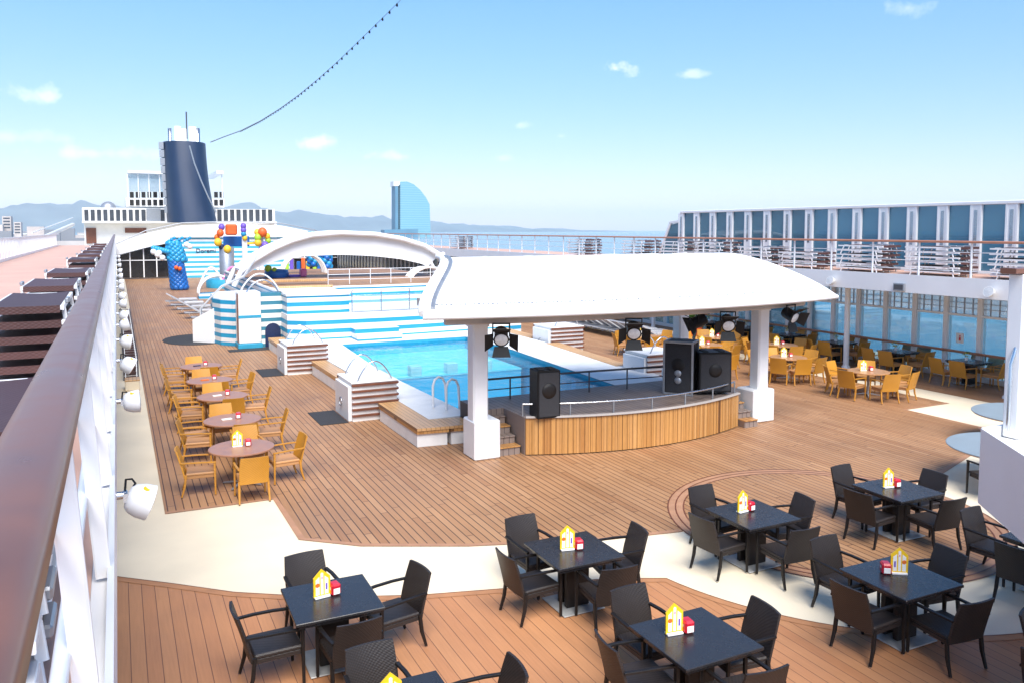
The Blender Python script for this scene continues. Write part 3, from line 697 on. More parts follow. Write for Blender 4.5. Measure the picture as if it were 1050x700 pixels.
bench('pool_bench', 'short wooden bench before the tall white pillar', [(5.6, 34.9), (5.6, 29.8), (6.35, 29.8), (6.3, 34.9)], 'benches round the pool')
bench('pool_bench', 'long wooden bench right of the pool between slatted boxes', [(15.35, 28.4), (14.9, 22.6), (15.45, 22.6), (15.95, 28.4)], 'benches round the pool')
bench('pool_bench', 'wooden bench at the far right side of the pool', [(15.5, 37), (15.5, 30.3), (16.1, 30.3), (16.2, 37)], 'benches round the pool')

# slatted stair boxes with arched rails
def slat_box(x, y, wdt, dep, label, side=-1, mat='slatbox', h=1.02, mats=True, faces='dark mat'):
    t = thing('step_box', label, 'step box', (x, y, 0), 0, 'slatted step boxes round the pool')
    b = MB(); b.box(-wdt/2, wdt/2, -dep/2, dep/2, .006, h-.02); b.build('body', 'white2', t)
    for sgn in (-1, 1):
        b = MB(); nz = int(h/.17)
        for k in range(nz):
            z = .16 + k*.16
            b.bar((-wdt/2-.02, sgn*(dep/2+.02), z), (wdt/2+.02, sgn*(dep/2+.03), z), .075, .055, 1)
        for k in range(nz):
            z = .16 + k*.16; xx = -sgn*0 + sgn*(wdt/2+.02)
            if sgn == -side: b.bar((xx, -dep/2, z), (xx, dep/2, z), .075, .055, 1)
        b.build('slat', ['white2', 'brown_door'], t)
    MB().rbox(-wdt/2-.03, wdt/2+.03, -dep/2-.03, dep/2+.03, h-.02, h+.02, .01).build('lid', 'white2', t)
    xx = side*(wdt/2)
    b = MB(); b.rbox(min(xx, xx+side*.10), max(xx, xx+side*.10), -dep/2+.05, dep/2-.05, .01, h-.1, .01); b.build('side_panel', 'white', t)
    b = MB(); b.tube([(xx+side*.13, .12*math.cos(a*PI/8), .42+.12*math.sin(a*PI/8)) for a in range(16)], .012, 6, closed=True); b.build('ring', 'chrome', t)
    for dy in (-dep/2+.12, dep/2-.12):
        pts = [(-wdt*.36 + wdt*.78*k/14 , dy, h + .52*math.sin(PI*k/14)**.8) for k in range(15)]
        MB().tube(pts, .02, 8).build('arched_rail', 'chrome', t)
    if mats:
        m = MB(); m.rbox(min(xx+side*.12, xx+side*.85), max(xx+side*.12, xx+side*.85), -dep/2-.05, dep/2+.05, .005, .02, .004); o = m.build('floor_mat', 'black_mat', loc=(x, y, 0))
        tag(o, 'black rubber mat at the foot of ' + label.split(' with')[0], 'mat', 'black rubber mats')
    return t
slat_box(6.0, 21.3, 1.2, 1.5, 'nearest left slatted white step box with arched chrome rails')
slat_box(5.85, 29.0, 1.35, 1.5, 'second left slatted white step box with arched rails')
slat_box(16.5, 29.4, 1.5, 1.5, 'far right slatted white step box with curved rail', mats=False)
slat_box(15.75, 21.75, 1.3, 1.3, 'right slatted white step box behind the loudspeakers with arched rail', mats=False)
slat_box(7.4, 52.0, 1.8, 1.8, 'distant slatted white step box beyond the tall pillar', mats=False)

# ---------------------------------------------------------------- whirlpool terrace behind the pool
t = thing('striped_terrace', 'blue and white striped raised terrace behind the pool', 'terrace')
fr = [(6.25, 34.05)] + [(6.25 + (17.0-6.25)*k/16, 33.4 + .9*(abs(k/16-.35))**1.5) for k in range(1, 17)]
b = MB(); b.prism(fr + [(17.0, 56), (6.25, 56)], .008, 1.42); b.build('lower_tier', 'stripe', t)
MB().prism([(p[0], p[1]-.0+.01) for p in fr] + [(16.98, 55.9), (6.27, 55.9)], 1.424, 1.47).build('lower_floor', 'white2', t)
b = MB(); b.prism([(6.3, 34.3), (8.5, 34.1), (8.9, 34.2), (8.9, 38.5), (11, 38.2), (14, 38.3), (16.9, 38.8), (16.9, 55.8), (6.3, 55.8)], 1.474, 2.22); b.build('upper_tier', 'stripe', t)
b = MB(); b.prism([(6.26, 34.26), (8.5, 34.06), (8.94, 34.16), (8.94, 38.46), (11, 38.16), (14, 38.26), (16.94, 38.76), (16.94, 55.84), (6.26, 55.84)], 2.2225, 2.30); b.build('coping', 'white', t)
b = MB(); b.prism([(6.4, 38.7), (11, 38.4), (14, 38.5), (16.8, 39), (16.8, 55.6), (6.4, 55.6)], 2.304, 2.315); b.build('upper_floor', 'wood', t)
b = MB(); b.box(8.75, 10.65, 32.35, 33.3, .455, .66); b.box(8.75, 10.65, 32.75, 33.3, .662, .90); b.build('entry_steps', 'stripe', t)
b = MB(); b.tube([(6.4, 38.0, 2.33), (8.8, 38.0, 2.33), (9.1, 38.0, 2.33)], .07, 8); b.bar((6.3, 40.5, 2.5), (9.4, 40.3, 2.5), .5, .12); b.build('wooden_rim', 'bench', t)
t2 = thing('terrace_railing', 'slender steel railing along the striped terrace behind the pool', 'railing')
pts = [(8.9 + (16.6-8.9)*k/6, 33.75 + .35*(k/6)**2) for k in range(7)]
for p in pts: MB().tube([(p[0], p[1], 1.47), (p[0], p[1], 2.42)], .022, 6).build('post', 'chrome', t2)
for z in (2.42, 2.2): MB().tube([(p[0], p[1], z) for p in pts], .018, 6).build('rail', 'chrome', t2)
MB().grid([[(p[0], p[1]+.03, 1.55) for p in pts], [(p[0], p[1]+.03, 2.15) for p in pts]], smooth=False).build('glass_panel', 'paleglass', t2)
t2 = thing('terrace_railing', 'pale railing across the top of the striped terrace', 'railing')
pts = [(9.2 + (16.6-9.2)*k/7, 39.3) for k in range(8)]
for p in pts: MB().tube([(p[0], p[1], 2.26), (p[0], p[1], 3.05)], .02, 6).build('post', 'steel_white', t2)
for z in (3.05, 2.8, 2.55): MB().tube([(p[0], p[1], z) for p in pts], .016, 6).build('rail', 'steel_white', t2)

# tall white entry pillar with blue slats, striped curved wall, white ramp
t = thing('entry_pillar', 'tall white pillar with blue base and navy arched hatch by the whirlpool', 'pillar', (4.95, 35.3, 0))
MB().rbox(-.46, .45, 0, .9, .22, 2.36, .03).build('pillar', 'white2', t)
MB().rbox(-.5, .5, -.05, .95, .008, .215, .02).build('plinth', 'blue_trim', t)
MB().box(-.465, .455, -.012, .005, 1.28, 1.40).build('band', 'blue_trim', t)
b = MB(); b.box(.46, 1.42, .12, .9, .008, 2.3); b.build('slatted_wall', 'slatbox_blue', t)
b = MB(); Mx = Matrix(((1,0,0,0),(0,0,1,0),(0,1,0,0),(0,0,0,1)))
b.prism([(.62, .012), (1.26, .012), (1.26, .7)] + arc(.94, .7, .32, 0, 180, 10)[1:], .06, .118, 0, Mx); b.build('arched_hatch', 'navy2', t)
for k in range(13):
    if k in (0,): MB().bar((-.5, 0.02, .3), (-.5, .02, 2.3), .05, .06, up=(0,1,0)).build('edge_trim', 'rail_wood', t)
for dx in (-.35, 1.35):
    pass
b = MB(); b.tube([(-.3 + 1.6*k/14, .5, 2.36 + .75*math.sin(PI*k/14)**.8) for k in range(15)], .035, 8); b.build('arched_rail', 'steel_white', t)
b = MB(); b.tube([(-.1 + 1.3*k/14, .15, 2.36 + .5*math.sin(PI*k/14)**.8) for k in range(15)], .035, 8); b.build('arched_rail', 'chrome', t)
m = MB(); m.rbox(-.95, .75, -.75, -.06, .005, .02, .004); tag(m.build('floor_mat', 'black_mat', loc=(4.95, 35.3, 0)), 'black mat before the tall white whirlpool pillar', 'mat', 'black rubber mats')
t = thing('curved_wall', 'curved blue striped wall left of the tall white pillar', 'wall', (0, 0, 0))
b = MB(); b.prism([(4.42, 36.3), (3.95, 36.9), (3.72, 37.8), (3.9, 40.5), (4.4, 41.5), (6.2, 42), (6.2, 36.4)], .008, 1.95); b.build('wall', 'stripe', t)
MB().prism([(4.40, 36.33), (3.97, 36.93), (3.75, 37.8), (3.93, 40.45), (4.4, 41.4), (6.15, 41.9), (6.15, 36.43)], 1.954, 2.0).build('coping', 'white', t)
b = MB(); b.tube([(3.35, 38.9, .25), (3.3, 38.7, 1.45), (4.1, 37.6, 2.5), (4.9, 36.4, 3.0), (5.4, 36.0, 3.9)], .05, 8); b.build('grab_rail', 'steel_white', t)
t = thing('ramp_side', 'white sloping side panel of the ramp beside the striped wall', 'ramp', (0,0,0))
Mr = Matrix.Translation((3.1, 38.6, 0)) @ Matrix.Rotation(math.radians(-45), 4, 'Z') @ Mx
b = MB(); b.prism([(0, .02), (1.15, .02), (1.15, 1.55), (0, 1.0)], -.25, 0, 0, Mr); b.build('panel', 'white', t)
m = MB(); m.prism([(3.2 + 1.5*math.cos(a*PI/12), 39.3 + 2.0*math.sin(a*PI/12)) for a in range(24)], .005, .02); tag(m.build('floor_mat', 'black_mat'), 'round black mat around the white ramp by the striped wall', 'mat', 'black rubber mats')

# ---------------------------------------------------------------- stage
t = thing('stage', 'low stage with curved front of varnished vertical slats beside the pool', 'stage')
def fy(x): return 15.08 + .072*(x-11.06)**2
fx = [8.02 + (14.08-8.02)*k/24 for k in range(25)]
plat = [(x, fy(x)+.06) for x in fx] + [(14.55, 16.2), (14.55, 18.1), (7.42, 18.1), (7.42, 16.9), (8.02, 16.9)]
MB().prism(plat, .008, .85).build('platform', 'stage_floor', t)
b = MB()
for k in range(24):
    for q in range(2):
        xa = fx[k] + (fx[k+1]-fx[k])*q/2 + .006; xb = fx[k] + (fx[k+1]-fx[k])*(q+1)/2 - .006
        ya, yb = fy(xa), fy(xb)
        b.add([(xa,ya,.03),(xb,yb,.03),(xb,yb,.84),(xa,ya,.84),(xa,ya+.04,.03),(xb,yb+.04,.03),(xb,yb+.04,.84),(xa,ya+.04,.84)], [(0,1,2,3),(3,2,6,7),(0,3,7,4),(1,5,6,2)])
b.build('front_slats', 'slat', t)
b = MB()
for k in range(24): b.bar((fx[k], fy(fx[k])+.0, .872), (fx[k+1], fy(fx[k+1])+.0, .872), .10, .035)
b.build('front_edging', 'soffit', t)
for (x0, x1, ys) in ((7.42, 7.98, 15.95), (14.12, 14.55, 15.55)):
    for k in range(4):
        b = MB(); z = .85*(k+1)/5; b.box(x0, x1, ys + k*.26 + .002, ys + .26*4 + .0, z-.17+.004, z); b.rbox(x0-.0, x1, ys + k*.26 - .03, ys + k*.26 + .26, z+.001, z+.03, .005, 1)
        b.build('step', ['stage_floor', 'slat' if k % 2 == 0 else 'stage_floor'], t)
t2 = thing('front_rail', 'low chrome rail along the curved stage front', 'railing')
pts = [(x, fy(x)+.16, 1.13) for x in fx]; MB().tube(pts, .026, 8).build('rail', 'chrome', t2)
for k in range(0, 25, 4): MB().tube([(fx[k], fy(fx[k])+.16, .85), (fx[k], fy(fx[k])+.16, 1.12)], .02, 6).build('post', 'greymetal', t2)
t2 = thing('rear_rail', 'dark steel railing behind the stage towards the pool', 'railing')
pts = [(7.5 + (13.0-7.5)*k/5, 17.75 - .35*(k/5)**2) for k in range(6)]
for z, r_ in ((1.38, .026), (1.12, .014)): MB().tube([(p[0], p[1], z) for p in pts], r_, 8).build('rail', 'dark_tube', t2)
for p in pts: MB().tube([(p[0], p[1], .85), (p[0], p[1], 1.38)], .02, 6).build('post', 'dark_tube', t2)

# loudspeakers
def speaker(x, y, rz, w_, d_, h, label, edge=False, lift=0.):
    t = thing('loudspeaker', label, 'loudspeaker', (x, y, .852), rz, 'black loudspeakers on the stage')
    MB().rbox(-w_/2, w_/2, -d_/2, d_/2, lift, h, .02).build('cabinet', 'black', t)
    MB().rbox(-w_/2+.04, w_/2-.04, -d_/2-.012, -d_/2-.001, lift+.05, h-.05, .004).build('grille', 'black_mat', t)
    Mg = Matrix.Translation((0, -d_/2-.013, h*.58)) @ Matrix.Rotation(PI/2, 4, 'X')
    MB().lathe([(.17, 0), (.165, .012), (.06, .004), (.001, .012)], n=24, mat=Mg).build('cone', 'wicker_frame', t)
    if edge:
        b = MB()
        for sx_ in (-1, 1):
            for sy_ in (-1, 1): b.bar((sx_*w_/2, sy_*d_/2, lift), (sx_*w_/2, sy_*d_/2, h), .05, .05, up=(0,1,0))
            b.bar((sx_*w_/2, -d_/2, h), (sx_*w_/2, d_/2, h), .05, .05); b.bar((-w_/2, sx_*d_/2, h), (w_/2, sx_*d_/2, h), .05, .05); b.bar((-w_/2, sx_*d_/2, lift+.025), (w_/2, sx_*d_/2, lift+.025), .05, .05)
        b.build('metal_edging', 'greymetal', t)
        for z in (h*.28, h*.42): MB().lathe([(.09, 0), (.07, .03), (.001, .02)], n=16, mat=Matrix.Translation((0, -d_/2-.014, z)) @ Matrix.Rotation(PI/2, 4, 'X')).build('driver', 'greymetal', t)
    else:
        for sx_ in (-1, 1): MB().rbox(sx_*w_*.25-.07, sx_*w_*.25+.07, -d_/2+.1, d_/2-.1, h+.001, h+.02, .004).build('handle_plate', 'black_mat', t)
speaker(8.48, 15.72, math.radians(-6), .55, .50, 1.07, 'single black loudspeaker at the left front of the stage')
speaker(12.85, 16.5, math.radians(-52), .72, .62, 1.32, 'black loudspeaker with grey metal edges at right of the stage', True)
speaker(13.55, 16.2, math.radians(-20), .85, .70, 1.08, 'wide black loudspeaker beside the metal-edged one on the stage', False, .06)

# ---------------------------------------------------------------- canopy over the stage
t = thing('stage_canopy', 'big curved white canopy on pillars over the stage', 'canopy')
def cf(u):   # u 0..1 left to right, front edge
    x = 5.33 + (16.5-5.33)*u; return Vector((x, 14.15 + .75*abs(2*u-1)**2.2, 3.34))
def cs(u, v):
    f_ = cf(u); xb = 6.80 + (15.5-6.80)*u
    if v <= 1:
        s_ = math.sin(PI/2*v); z = 3.34 + 1.0*s_; y = f_.y + (17.9 - f_.y)*v; x = f_.x + (xb - f_.x)*(s_**(1.4 if u < .5 else 1.7))
    else:
        k = v-1; z = 4.34 - .75*(1-math.cos(PI/2*k)); y = 17.9 + 3.3*k; x = xb + (11.15 - xb)*.36*k
    return Vector((x, y, z))
U, V = 40, 24
P = [[cs(i/U, 2*j/V) for i in range(U+1)] for j in range(V+1)]
Q = [[p - Vector((0,0,.10)) for p in r] for r in P]
b = MB(); b.grid(P, 0); b.grid(Q, 1, flip=True)
for A, B, fl in ((P[0], Q[0], True), (P[-1], Q[-1], False)): b.grid([A, B], 0, False, fl)
b.grid([[r[0] for r in P], [r[0] for r in Q]], 0, False, False); b.grid([[r[-1] for r in P], [r[-1] for r in Q]], 0, False, True)
for i in range(2, 118):                                       # lacing eyelets along front edge and left side
    u = i/119; c = cs(u, .10); c.z += .004; b.lathe([(.022, 0), (.02, .012)], c, 6, 2) if i % 3 else b.lathe([(.03, 0), (.028, .014)], c, 6, 2)
b.build('roof_skin', ['fabric_white', 'soffit', 'greymetal'], t)
b = MB(); c_ = [cs(.018, v/20) + Vector((0,0,.015)) for v in range(1, 21)]; b.tube(c_, .05, 6); b.build('edge_lacing', 'greymetal', t)
b = MB(); c_ = [cs(0, v/20) + Vector((-.02,0,.02)) for v in range(0, 21)]; b.tube(c_, .07, 8); b.build('edge_tube', 'fabric_white', t)
b = MB()
for i in range(U):
    p, q_ = cf(.06 + .88*i/U) + Vector((0, .75, 0)), cf(.06 + .88*(i+1)/U) + Vector((0, .75, 0))
    b.bar((p.x, p.y, 3.16), (q_.x, q_.y, 3.16), .30, .22)
b.build('front_beam', 'soffit', t)
b = MB(); b.tube([cf(i/U) + Vector((0, -.01, -.05)) for i in range(U+1)], .055, 8); b.build('front_edge', 'white', t)
for u_ in (.14, .28, .42, .57, .72, .86):
    b = MB(); b.tube([cs(u_, v/16) + Vector((0,0,.004)) for v in range(0, 31)], .014, 6); b.build('seam', 'fabric_white', t)
for y in (17.5, 19.9):
    b = MB(); b.bar((7.0, y, 3.12), (15.3, y, 3.12), .25, .2); b.build('cross_beam', 'soffit', t)
for x, y in ((7.02, 16.1), (15.08, 16.1), (15.0, 19.3)):
    for q_ in (0,):
        b = MB(); b.bar((x, y, .86), (x, y, 3.05), .36, .36, up=(0,1,0)); b.bar((x, y, 2.9), (x, y, 3.05), .42, .42, up=(0,1,0)); b.build('pillar', 'white', t)
        b = MB(); b.rbox(x-.2 if x < 10 else x-.42, x+.42 if x < 10 else x+.30, y-.28, y+.38, .006, .86, .03); b.build('plinth', 'white', t)
b = MB(); b.box(9.1, 10.0, 15.6, 16.4, 3.0, 3.14); b.build('soffit_box', 'dark_tube', t)

def spot(x, y, z, rz, label, tilt=25):
    t = thing('stage_light', label, 'spotlight', (x, y, z), rz, 'black stage lights under the canopy')
    R_ = Matrix.Rotation(math.radians(tilt), 4, 'X'); Mh = Matrix.Translation((0, 0, -.28)) @ R_ @ Matrix.Rotation(PI/2, 4, 'X')
    MB().lathe([(.11, -.22), (.14, -.18), (.14, .08), (.16, .10), (.16, .13)], n=16, mat=Mh).build('housing', 'black', t)
    MB().lathe([(.13, .131), (.09, .142), (.001, .148)], n=16, mat=Mh).build('lens', 'lens', t)
    for k in range(4):
        Mk = Mh @ Matrix.Rotation(k*PI/2, 4, 'Z')
        MB().add([(-.14, .16, .12), (.14, .16, .12), (.19, .33, .26), (-.19, .33, .26), (-.14, .165, .11), (.14, .165, .11), (.19, .335, .25), (-.19, .335, .25)], [(0,1,2,3),(7,6,5,4),(0,4,5,1),(2,6,7,3),(0,3,7,4),(1,5,6,2)], mat=Mk).build('barn_door', 'black', t)
    b = MB(); b.bar((-.17, 0, -.28), (-.17, 0, -.02), .03, .02); b.bar((.17, 0, -.28), (.17, 0, -.02), .03, .02); b.bar((-.18, 0, -.02), (.18, 0, -.02), .04, .03); b.build('yoke', 'black', t)
spot(6.95, 14.75, 3.12, math.radians(-24), 'black stage light in front of the left canopy pillar')
spot(9.9, 14.35, 3.12, math.radians(-30), 'black stage light under the middle of the canopy edge')
spot(12.65, 14.55, 3.12, math.radians(-30), 'black stage light near the right loudspeakers')
spot(12.3, 15.2, 3.10, math.radians(-120), 'black stage light turned sideways behind another one')
spot(15.0, 14.95, 3.15, math.radians(10), 'black stage light at the right end of the canopy')
# ---------------------------------------------------------------- left promenade rail
t = thing('promenade_rail', 'long varnished wooden handrail on white stanchions along the left upper deck', 'railing')
prof = [(-.082, -.012), (-.07, .016), (-.045, .026), (0, .03), (.045, .026), (.07, .016), (.082, -.012), (.07, -.026), (0, -.03), (-.07, -.026)]
def rail_x(y): return -.19
ys = [-1.5 + 1.0*k for k in range(0, 92)]
P = [[(rail_x(y) + a, y, 4.5 + c) for a, c in prof + prof[:1]] for y in ys]
b = MB(); b.grid(P, flip=False); b.build('handrail', 'rail_wood', t)
k = 0; y = 2.55
while y < 88:
    b = MB(); b.bar((-.17, y, 4.47), (-.10, y, 3.42), .03, .07, up=(1,0,0), w1=.03, h1=.065)
    b.build('stanchion', 'white', t); y += 1.5; k += 1
for z, x, r_ in ((4.16, -.20, .022), (3.80, -.175, .024)):
    b = MB(); b.tube([(x, -1, z), (x, 88, z)], r_, 8); b.build('lower_rail', 'steel_white', t)
for y in (2.4, 3.75): MB().rbox(-.28, -.24, y, y+.07, 4.33, 4.46, .01).build('bracket', 'greymetal', t)

# floodlights on the deck edge
fy_ = [6.15, 9.6, 12.6, 15, 17.3, 19.7, 22.6, 25.6, 28.8, 32, 36, 41, 47, 54, 62]
for i, y in enumerate(fy_):
    tilt = [18, -8, 25, 5, -20, 12, 0, 20, -10, 5, 0, 10, 0, 0, 5][i]
    t = thing('floodlight', 'white floodlight on the left deck edge, %s from the camera' % ORD[i], 'floodlight', (-.053, y, 3.16), 0, 'floodlights along the left deck edge')
    b = MB(); b.tube([(0, 0, 0), (.06, 0, 0)], .028, 8); b.bar((.055, -.05, -.01), (.055, .05, -.01), .03, .06); b.build('bracket', 'chrome', t)
    Mh = Matrix.Translation((.07, 0, -.02)) @ Matrix.Rotation(math.radians(95 + tilt), 4, 'Y')
    MB().lathe([(.03, -.01), (.075, .0), (.10, .03), (.118, .085), (.122, .14), (.124, .155)], n=22, mat=Mh).build('housing', 'white', t)
    MB().lathe([(.115, .156), (.09, .164), (.001, .166)], n=22, mat=Mh).build('lens', 'lens', t)
    b = MB(); b.tube([(.05, .02, 0), (.06, .10, .08), (.10, .13, .07), (.12, .08, .05), (.10, .04, .03)], .008, 6); b.build('cable', 'black', t)
    b = MB(); b.lathe([(.026, 0), (.024, .006)], n=12, mat=Mh @ Matrix.Translation((-.10, -.05, .09)) @ Matrix.Rotation(-PI/2, 4, 'Y') @ Matrix.Rotation(.3, 4, 'X')); b.build('sticker', 'yellow_card', t)

# dark folded chairs along the wall below
def folded():
    t = thing('folded_chair', '', 'folded chair')
    b = MB()
    for k in range(5): b.bar((0, .02 + .02*k, .10 + k*.15), (.44, .02 + .02*k, .10 + k*.15), .07, .02, up=(0,1,0))
    b.build('slats', 'sling', t)
    b = MB(); b.bar((0, 0, 0), (0, .12, .82), .03, .03, up=(0,1,0)); b.bar((.44, 0, 0), (.44, .12, .82), .03, .03, up=(0,1,0)); b.build('frame', 'dark_tube', t)
    b = MB(); b.tube([(.05, -.06, 0), (.05, -.04, .8), (.39, -.04, .8), (.39, -.06, 0)], .014, 6); b.build('leg_loop', 'steel_white', t)
    return t
FOLD = Proto(folded())
for i in range(30): FOLD.put((.08, 29.6 + i*.62, .006), 0, 'dark slatted folded chair by the left wall, %s in the row' % ORD[i], 'folded chairs in a row on the cream strip')
t = thing('low_crate', 'low cream crate on the cream strip under the floodlights', 'crate', (.1, 27.6, .006))
MB().rbox(0, .42, 0, .55, 0, .30, .02).build('body', 'cream', t); MB().rbox(-.01, .43, -.01, .56, .301, .34, .01).build('lid', 'bench', t)

# ---------------------------------------------------------------- stacked loungers
def lounger(sling='sling', frame='steel_white', raised=False):
    t = thing('sun_lounger', '', 'sun lounger')
    b = MB()
    for s_ in (-1, 1): b.bar((s_*.30, 0, .13), (s_*.30, 1.9, .13), .035, .045)
    b.bar((-.30, 0, .13), (.30, 0, .13), .04, .04); b.bar((-.30, 1.9, .13), (.30, 1.9, .13), .04, .04)
    b.build('frame', frame, t)
    b = MB(); Pn = [[(x, y, .158 - .012*(1-(x/.28)**2)) for x in (-.285, -.15, 0, .15, .285)] for y in [-.02 + 1.94*k/12 for k in range(13)]]
    b.grid(Pn); b.box(-.285, .285, -.03, -.02, .085, .156); b.build('sling', sling, t)
    if raised:
        b = MB(); b.bar((0, 1.15, .20), (0, 1.85, .62), .56, .07); b.build('backrest', sling, t)
        b = MB(); b.rbox(-.28, .28, 0, 1.12, .165, .29, .03); b.build('pad', sling, t)
    for y in (.22, 1.65):
        for s_ in (-1, 1):
            b = MB(); b.bar((s_*.30, y, .12), (s_*.32, y + (.05 if y > 1 else -.05), 0), .04, .028, up=(0,1,0)); b.build('leg', frame, t)
    for s_ in (-1, 1): MB().rbox(s_*.33-.02, s_*.33+.02, .3, .52, .15, .20, .01).build('armrest', 'greymetal', t)
    return t
LNG = Proto(lounger())
sy = [(2.9, 3, -.60), (5.4, 3, -.80), (8.9, 6, -.80), (12.0, 6, -.80), (15.6, 6, -.78), (19.0, 5, -.8), (22.4, 6, -.78), (26.4, 6, -.74), (30.5, 6, -.76), (35, 6, -.75), (40, 6, -.75), (46, 6, -.75)]
for i, (y, nn, x) in enumerate(sy):
    for k in range(nn):
        LNG.put((x + random.uniform(-.015, .015), y + random.uniform(-.03, .03), 3.414 + k*.140), random.uniform(-.01, .01),
                'brown sling lounger, %s from the bottom in the %s stack along the left rail' % (ORD[k], ORD[i]), 'stacked brown loungers')
for i, (yy, nn) in enumerate(((13.5, 6), (16.35, 6), (19.2, 6), (22.0, 4), (24.4, 5), (27.2, 6), (29.6, 6), (33.0, 6), (38.6, 6), (57.0, 6))):
    for q_ in range(2):
        for k in range(nn):
            LNG.put((23.6 + q_*.75 + random.uniform(-.03, .03), yy + q_*.35 + random.uniform(-.05, .05), 3.516 + k*.155), random.uniform(-.02, .02),
                    'brown lounger, %s from bottom, %s %s stack on the right upper deck' % (ORD[k], ORD[i], ('inner', 'outer')[q_]), 'stacked brown loungers')
GREY = Proto(lounger('sling_grey', 'greymetal', True))
for i, (x, y) in enumerate([(2.75, 57), (2.9, 54.2), (3.1, 51.4), (3.3, 48.6), (3.45, 45.9)]):
    for k in range(1): GREY.put((x + 1.9, y, .22), PI/2, 'silver grey lounger on the teak before the blue balloons, %s counting from far' % ORD[i], 'grey loungers at left')
for i in range(26):
    GREY.put((22.4 + (i % 2)*.03, 29.3 + i*.74, .17), PI/2, 'silver grey lounger in the row right of the pool, %s from the camera' % ORD[i], 'grey loungers lined up right of the pool')

# ---------------------------------------------------------------- left outer bulwark
t = thing('outer_railing', 'white slatted outer railing of the left upper deck', 'railing')
b = MB(); b.box(-5.08, -5.0, 2, 90, 4.50, 4.58); b.build('top_rail', 'white', t)
b = MB(); b.box(-5.06, -5.02, 2, 90, 3.414, 3.56); b.build('kick_plate', 'white', t)
y = 25.
for k in range(100): MB().box(-5.055, -5.025, y, y + .22, 3.562, 4.498).build('slat', 'white', t); y += .62
t = thing('inclined_stair', 'white stair ramp at the far end of the left upper deck', 'stairs')
b = MB(); b.bar((-6.3, 78, 3.9), (-4.6, 110, 5.6), .3, .35); b.build('stringer', 'white', t)
MB().tube([(-6.3, 78, 4.7), (-4.6, 110, 6.4)], .05, 6).build('handrail', 'steel_white', t)

# ---------------------------------------------------------------- right side: rail, windscreen, lower windows
t = thing('side_rail', 'long brown wooden handrail on white posts along the right upper deck', 'railing')
def rx(y): return 22.18
b = MB(); b.rbox(22.08, 22.28, 6, 91, 4.60, 4.67, .025); b.build('handrail', 'rail_brown', t)
y = 6.7; k = 0
while k < 50: MB().tube([(22.18, y, 3.5), (22.18, y, 4.6)], .032, 8).build('post', 'steel_white', t); y += 1.7; k += 1
for z in (3.78, 4.05, 4.33): MB().tube([(22.18, 6, z), (22.18, 91, z)], .014, 6).build('wire', 'steel_white', t)

t = thing('windscreen', 'tall blue glass windscreen between white pillars along the right upper deck', 'windscreen')
y = 33.45; ww = 1.215; k = 0
b = MB(); b.rbox(25.86, 26.14, 6.5, 33.5, 5.82, 5.94, .02); b.build('top_rail', 'white', t)
b = MB(); b.box(25.88, 26.12, 6.5, 34.4, 3.514, 3.62); b.build('sill', 'white', t)
while y > 7:
    b = MB(); b.box(25.90, 26.10, y-.20, y+.20, 3.622, 5.818)
    b.box(25.885, 25.899, y-.20, y-.13, 3.622, 5.818); b.box(25.885, 25.899, y+.13, y+.20, 3.622, 5.818); b.build('pillar', 'white', t)
    MB().box(25.888, 25.897, y-.06, y+.06, 4.45, 5.65).build('pillar_inset', 'paleglass', t)
    MB().box(25.985, 26.015, y-ww+.202, y-.202, 3.622, 5.818).build('pane', 'windscreen', t)
    y -= ww; k += 1
b = MB(); Mz = Matrix(((0,0,1,26),(1,0,0,0),(0,1,0,0),(0,0,0,1)))
b.prism([(33.66, 3.63), (35.3, 3.63), (34.35, 5.25), (33.66, 5.35)], -.015, .015, 0, Mz); b.build('end_pane', 'windscreen', t)
b = MB(); b.bar((26, 35.4, 3.6), (26, 34.4, 5.32), .18, .14); b.bar((26, 34.45, 5.36), (26, 33.6, 5.42), .18, .14); b.build('end_frame', 'white', t)

t = thing('window_wall', 'lower right side wall of aqua windows facing the sea', 'window wall')
y = 37.7; k = 0
b = MB(); b.box(25.42, 25.62, 5, 38, .004, .16); b.build('sill', 'white', t)
b = MB(); b.box(25.40, 25.64, 5, 38, 2.92, 3.10); b.build('lintel', 'white', t)
b = MB(); b.box(25.42, 25.60, 5, 38, 2.10, 2.17); b.build('transom', 'white', t)
while y > 6:
    MB().box(25.40, 25.63, y-.085, y+.085, .162, 2.918).build('mullion', 'white', t)
    MB().box(25.50, 25.52, y-1.215+.087, y-.087, .162, 2.098).build('pane', 'seaglass', t)
    b = MB(); b.box(25.50, 25.52, y-1.215+.087, y-.087, 2.172, 2.918)
    for q in (1, 2, 3): yy_ = y - 1.215*q/4; b.box(25.48, 25.54, yy_-.012, yy_+.012, 2.172, 2.918, 1)
    for zz in (2.36, 2.54, 2.72): b.box(25.475, 25.545, y-1.215+.087, y-.087, zz, zz+.02, 1)
    b.build('lattice_pane', ['frosted', 'greymetal'], t)
    y -= 1.215; k += 1
MB().rbox(25.18, 25.28, 5, 38, .90, .98, .02).build('handrail', 'rail_brown', t)
t = thing('notice', 'small white notice with a red figure on a right window', 'sign', (25.47, 17.75, 1.35), PI/2)
MB().rbox(-.14, .14, -.006, .006, -.17, .17, .003).build('plate', 'paper', t)
b = MB(); b.lathe([(.03, 0), (.028, .003)], n=10, mat=Matrix.Translation((0, .0065, .07)) @ Matrix.Rotation(-PI/2, 4, 'X')); b.box(-.035, .035, .0065, .009, -.08, .03); b.build('figure', 'red', t)
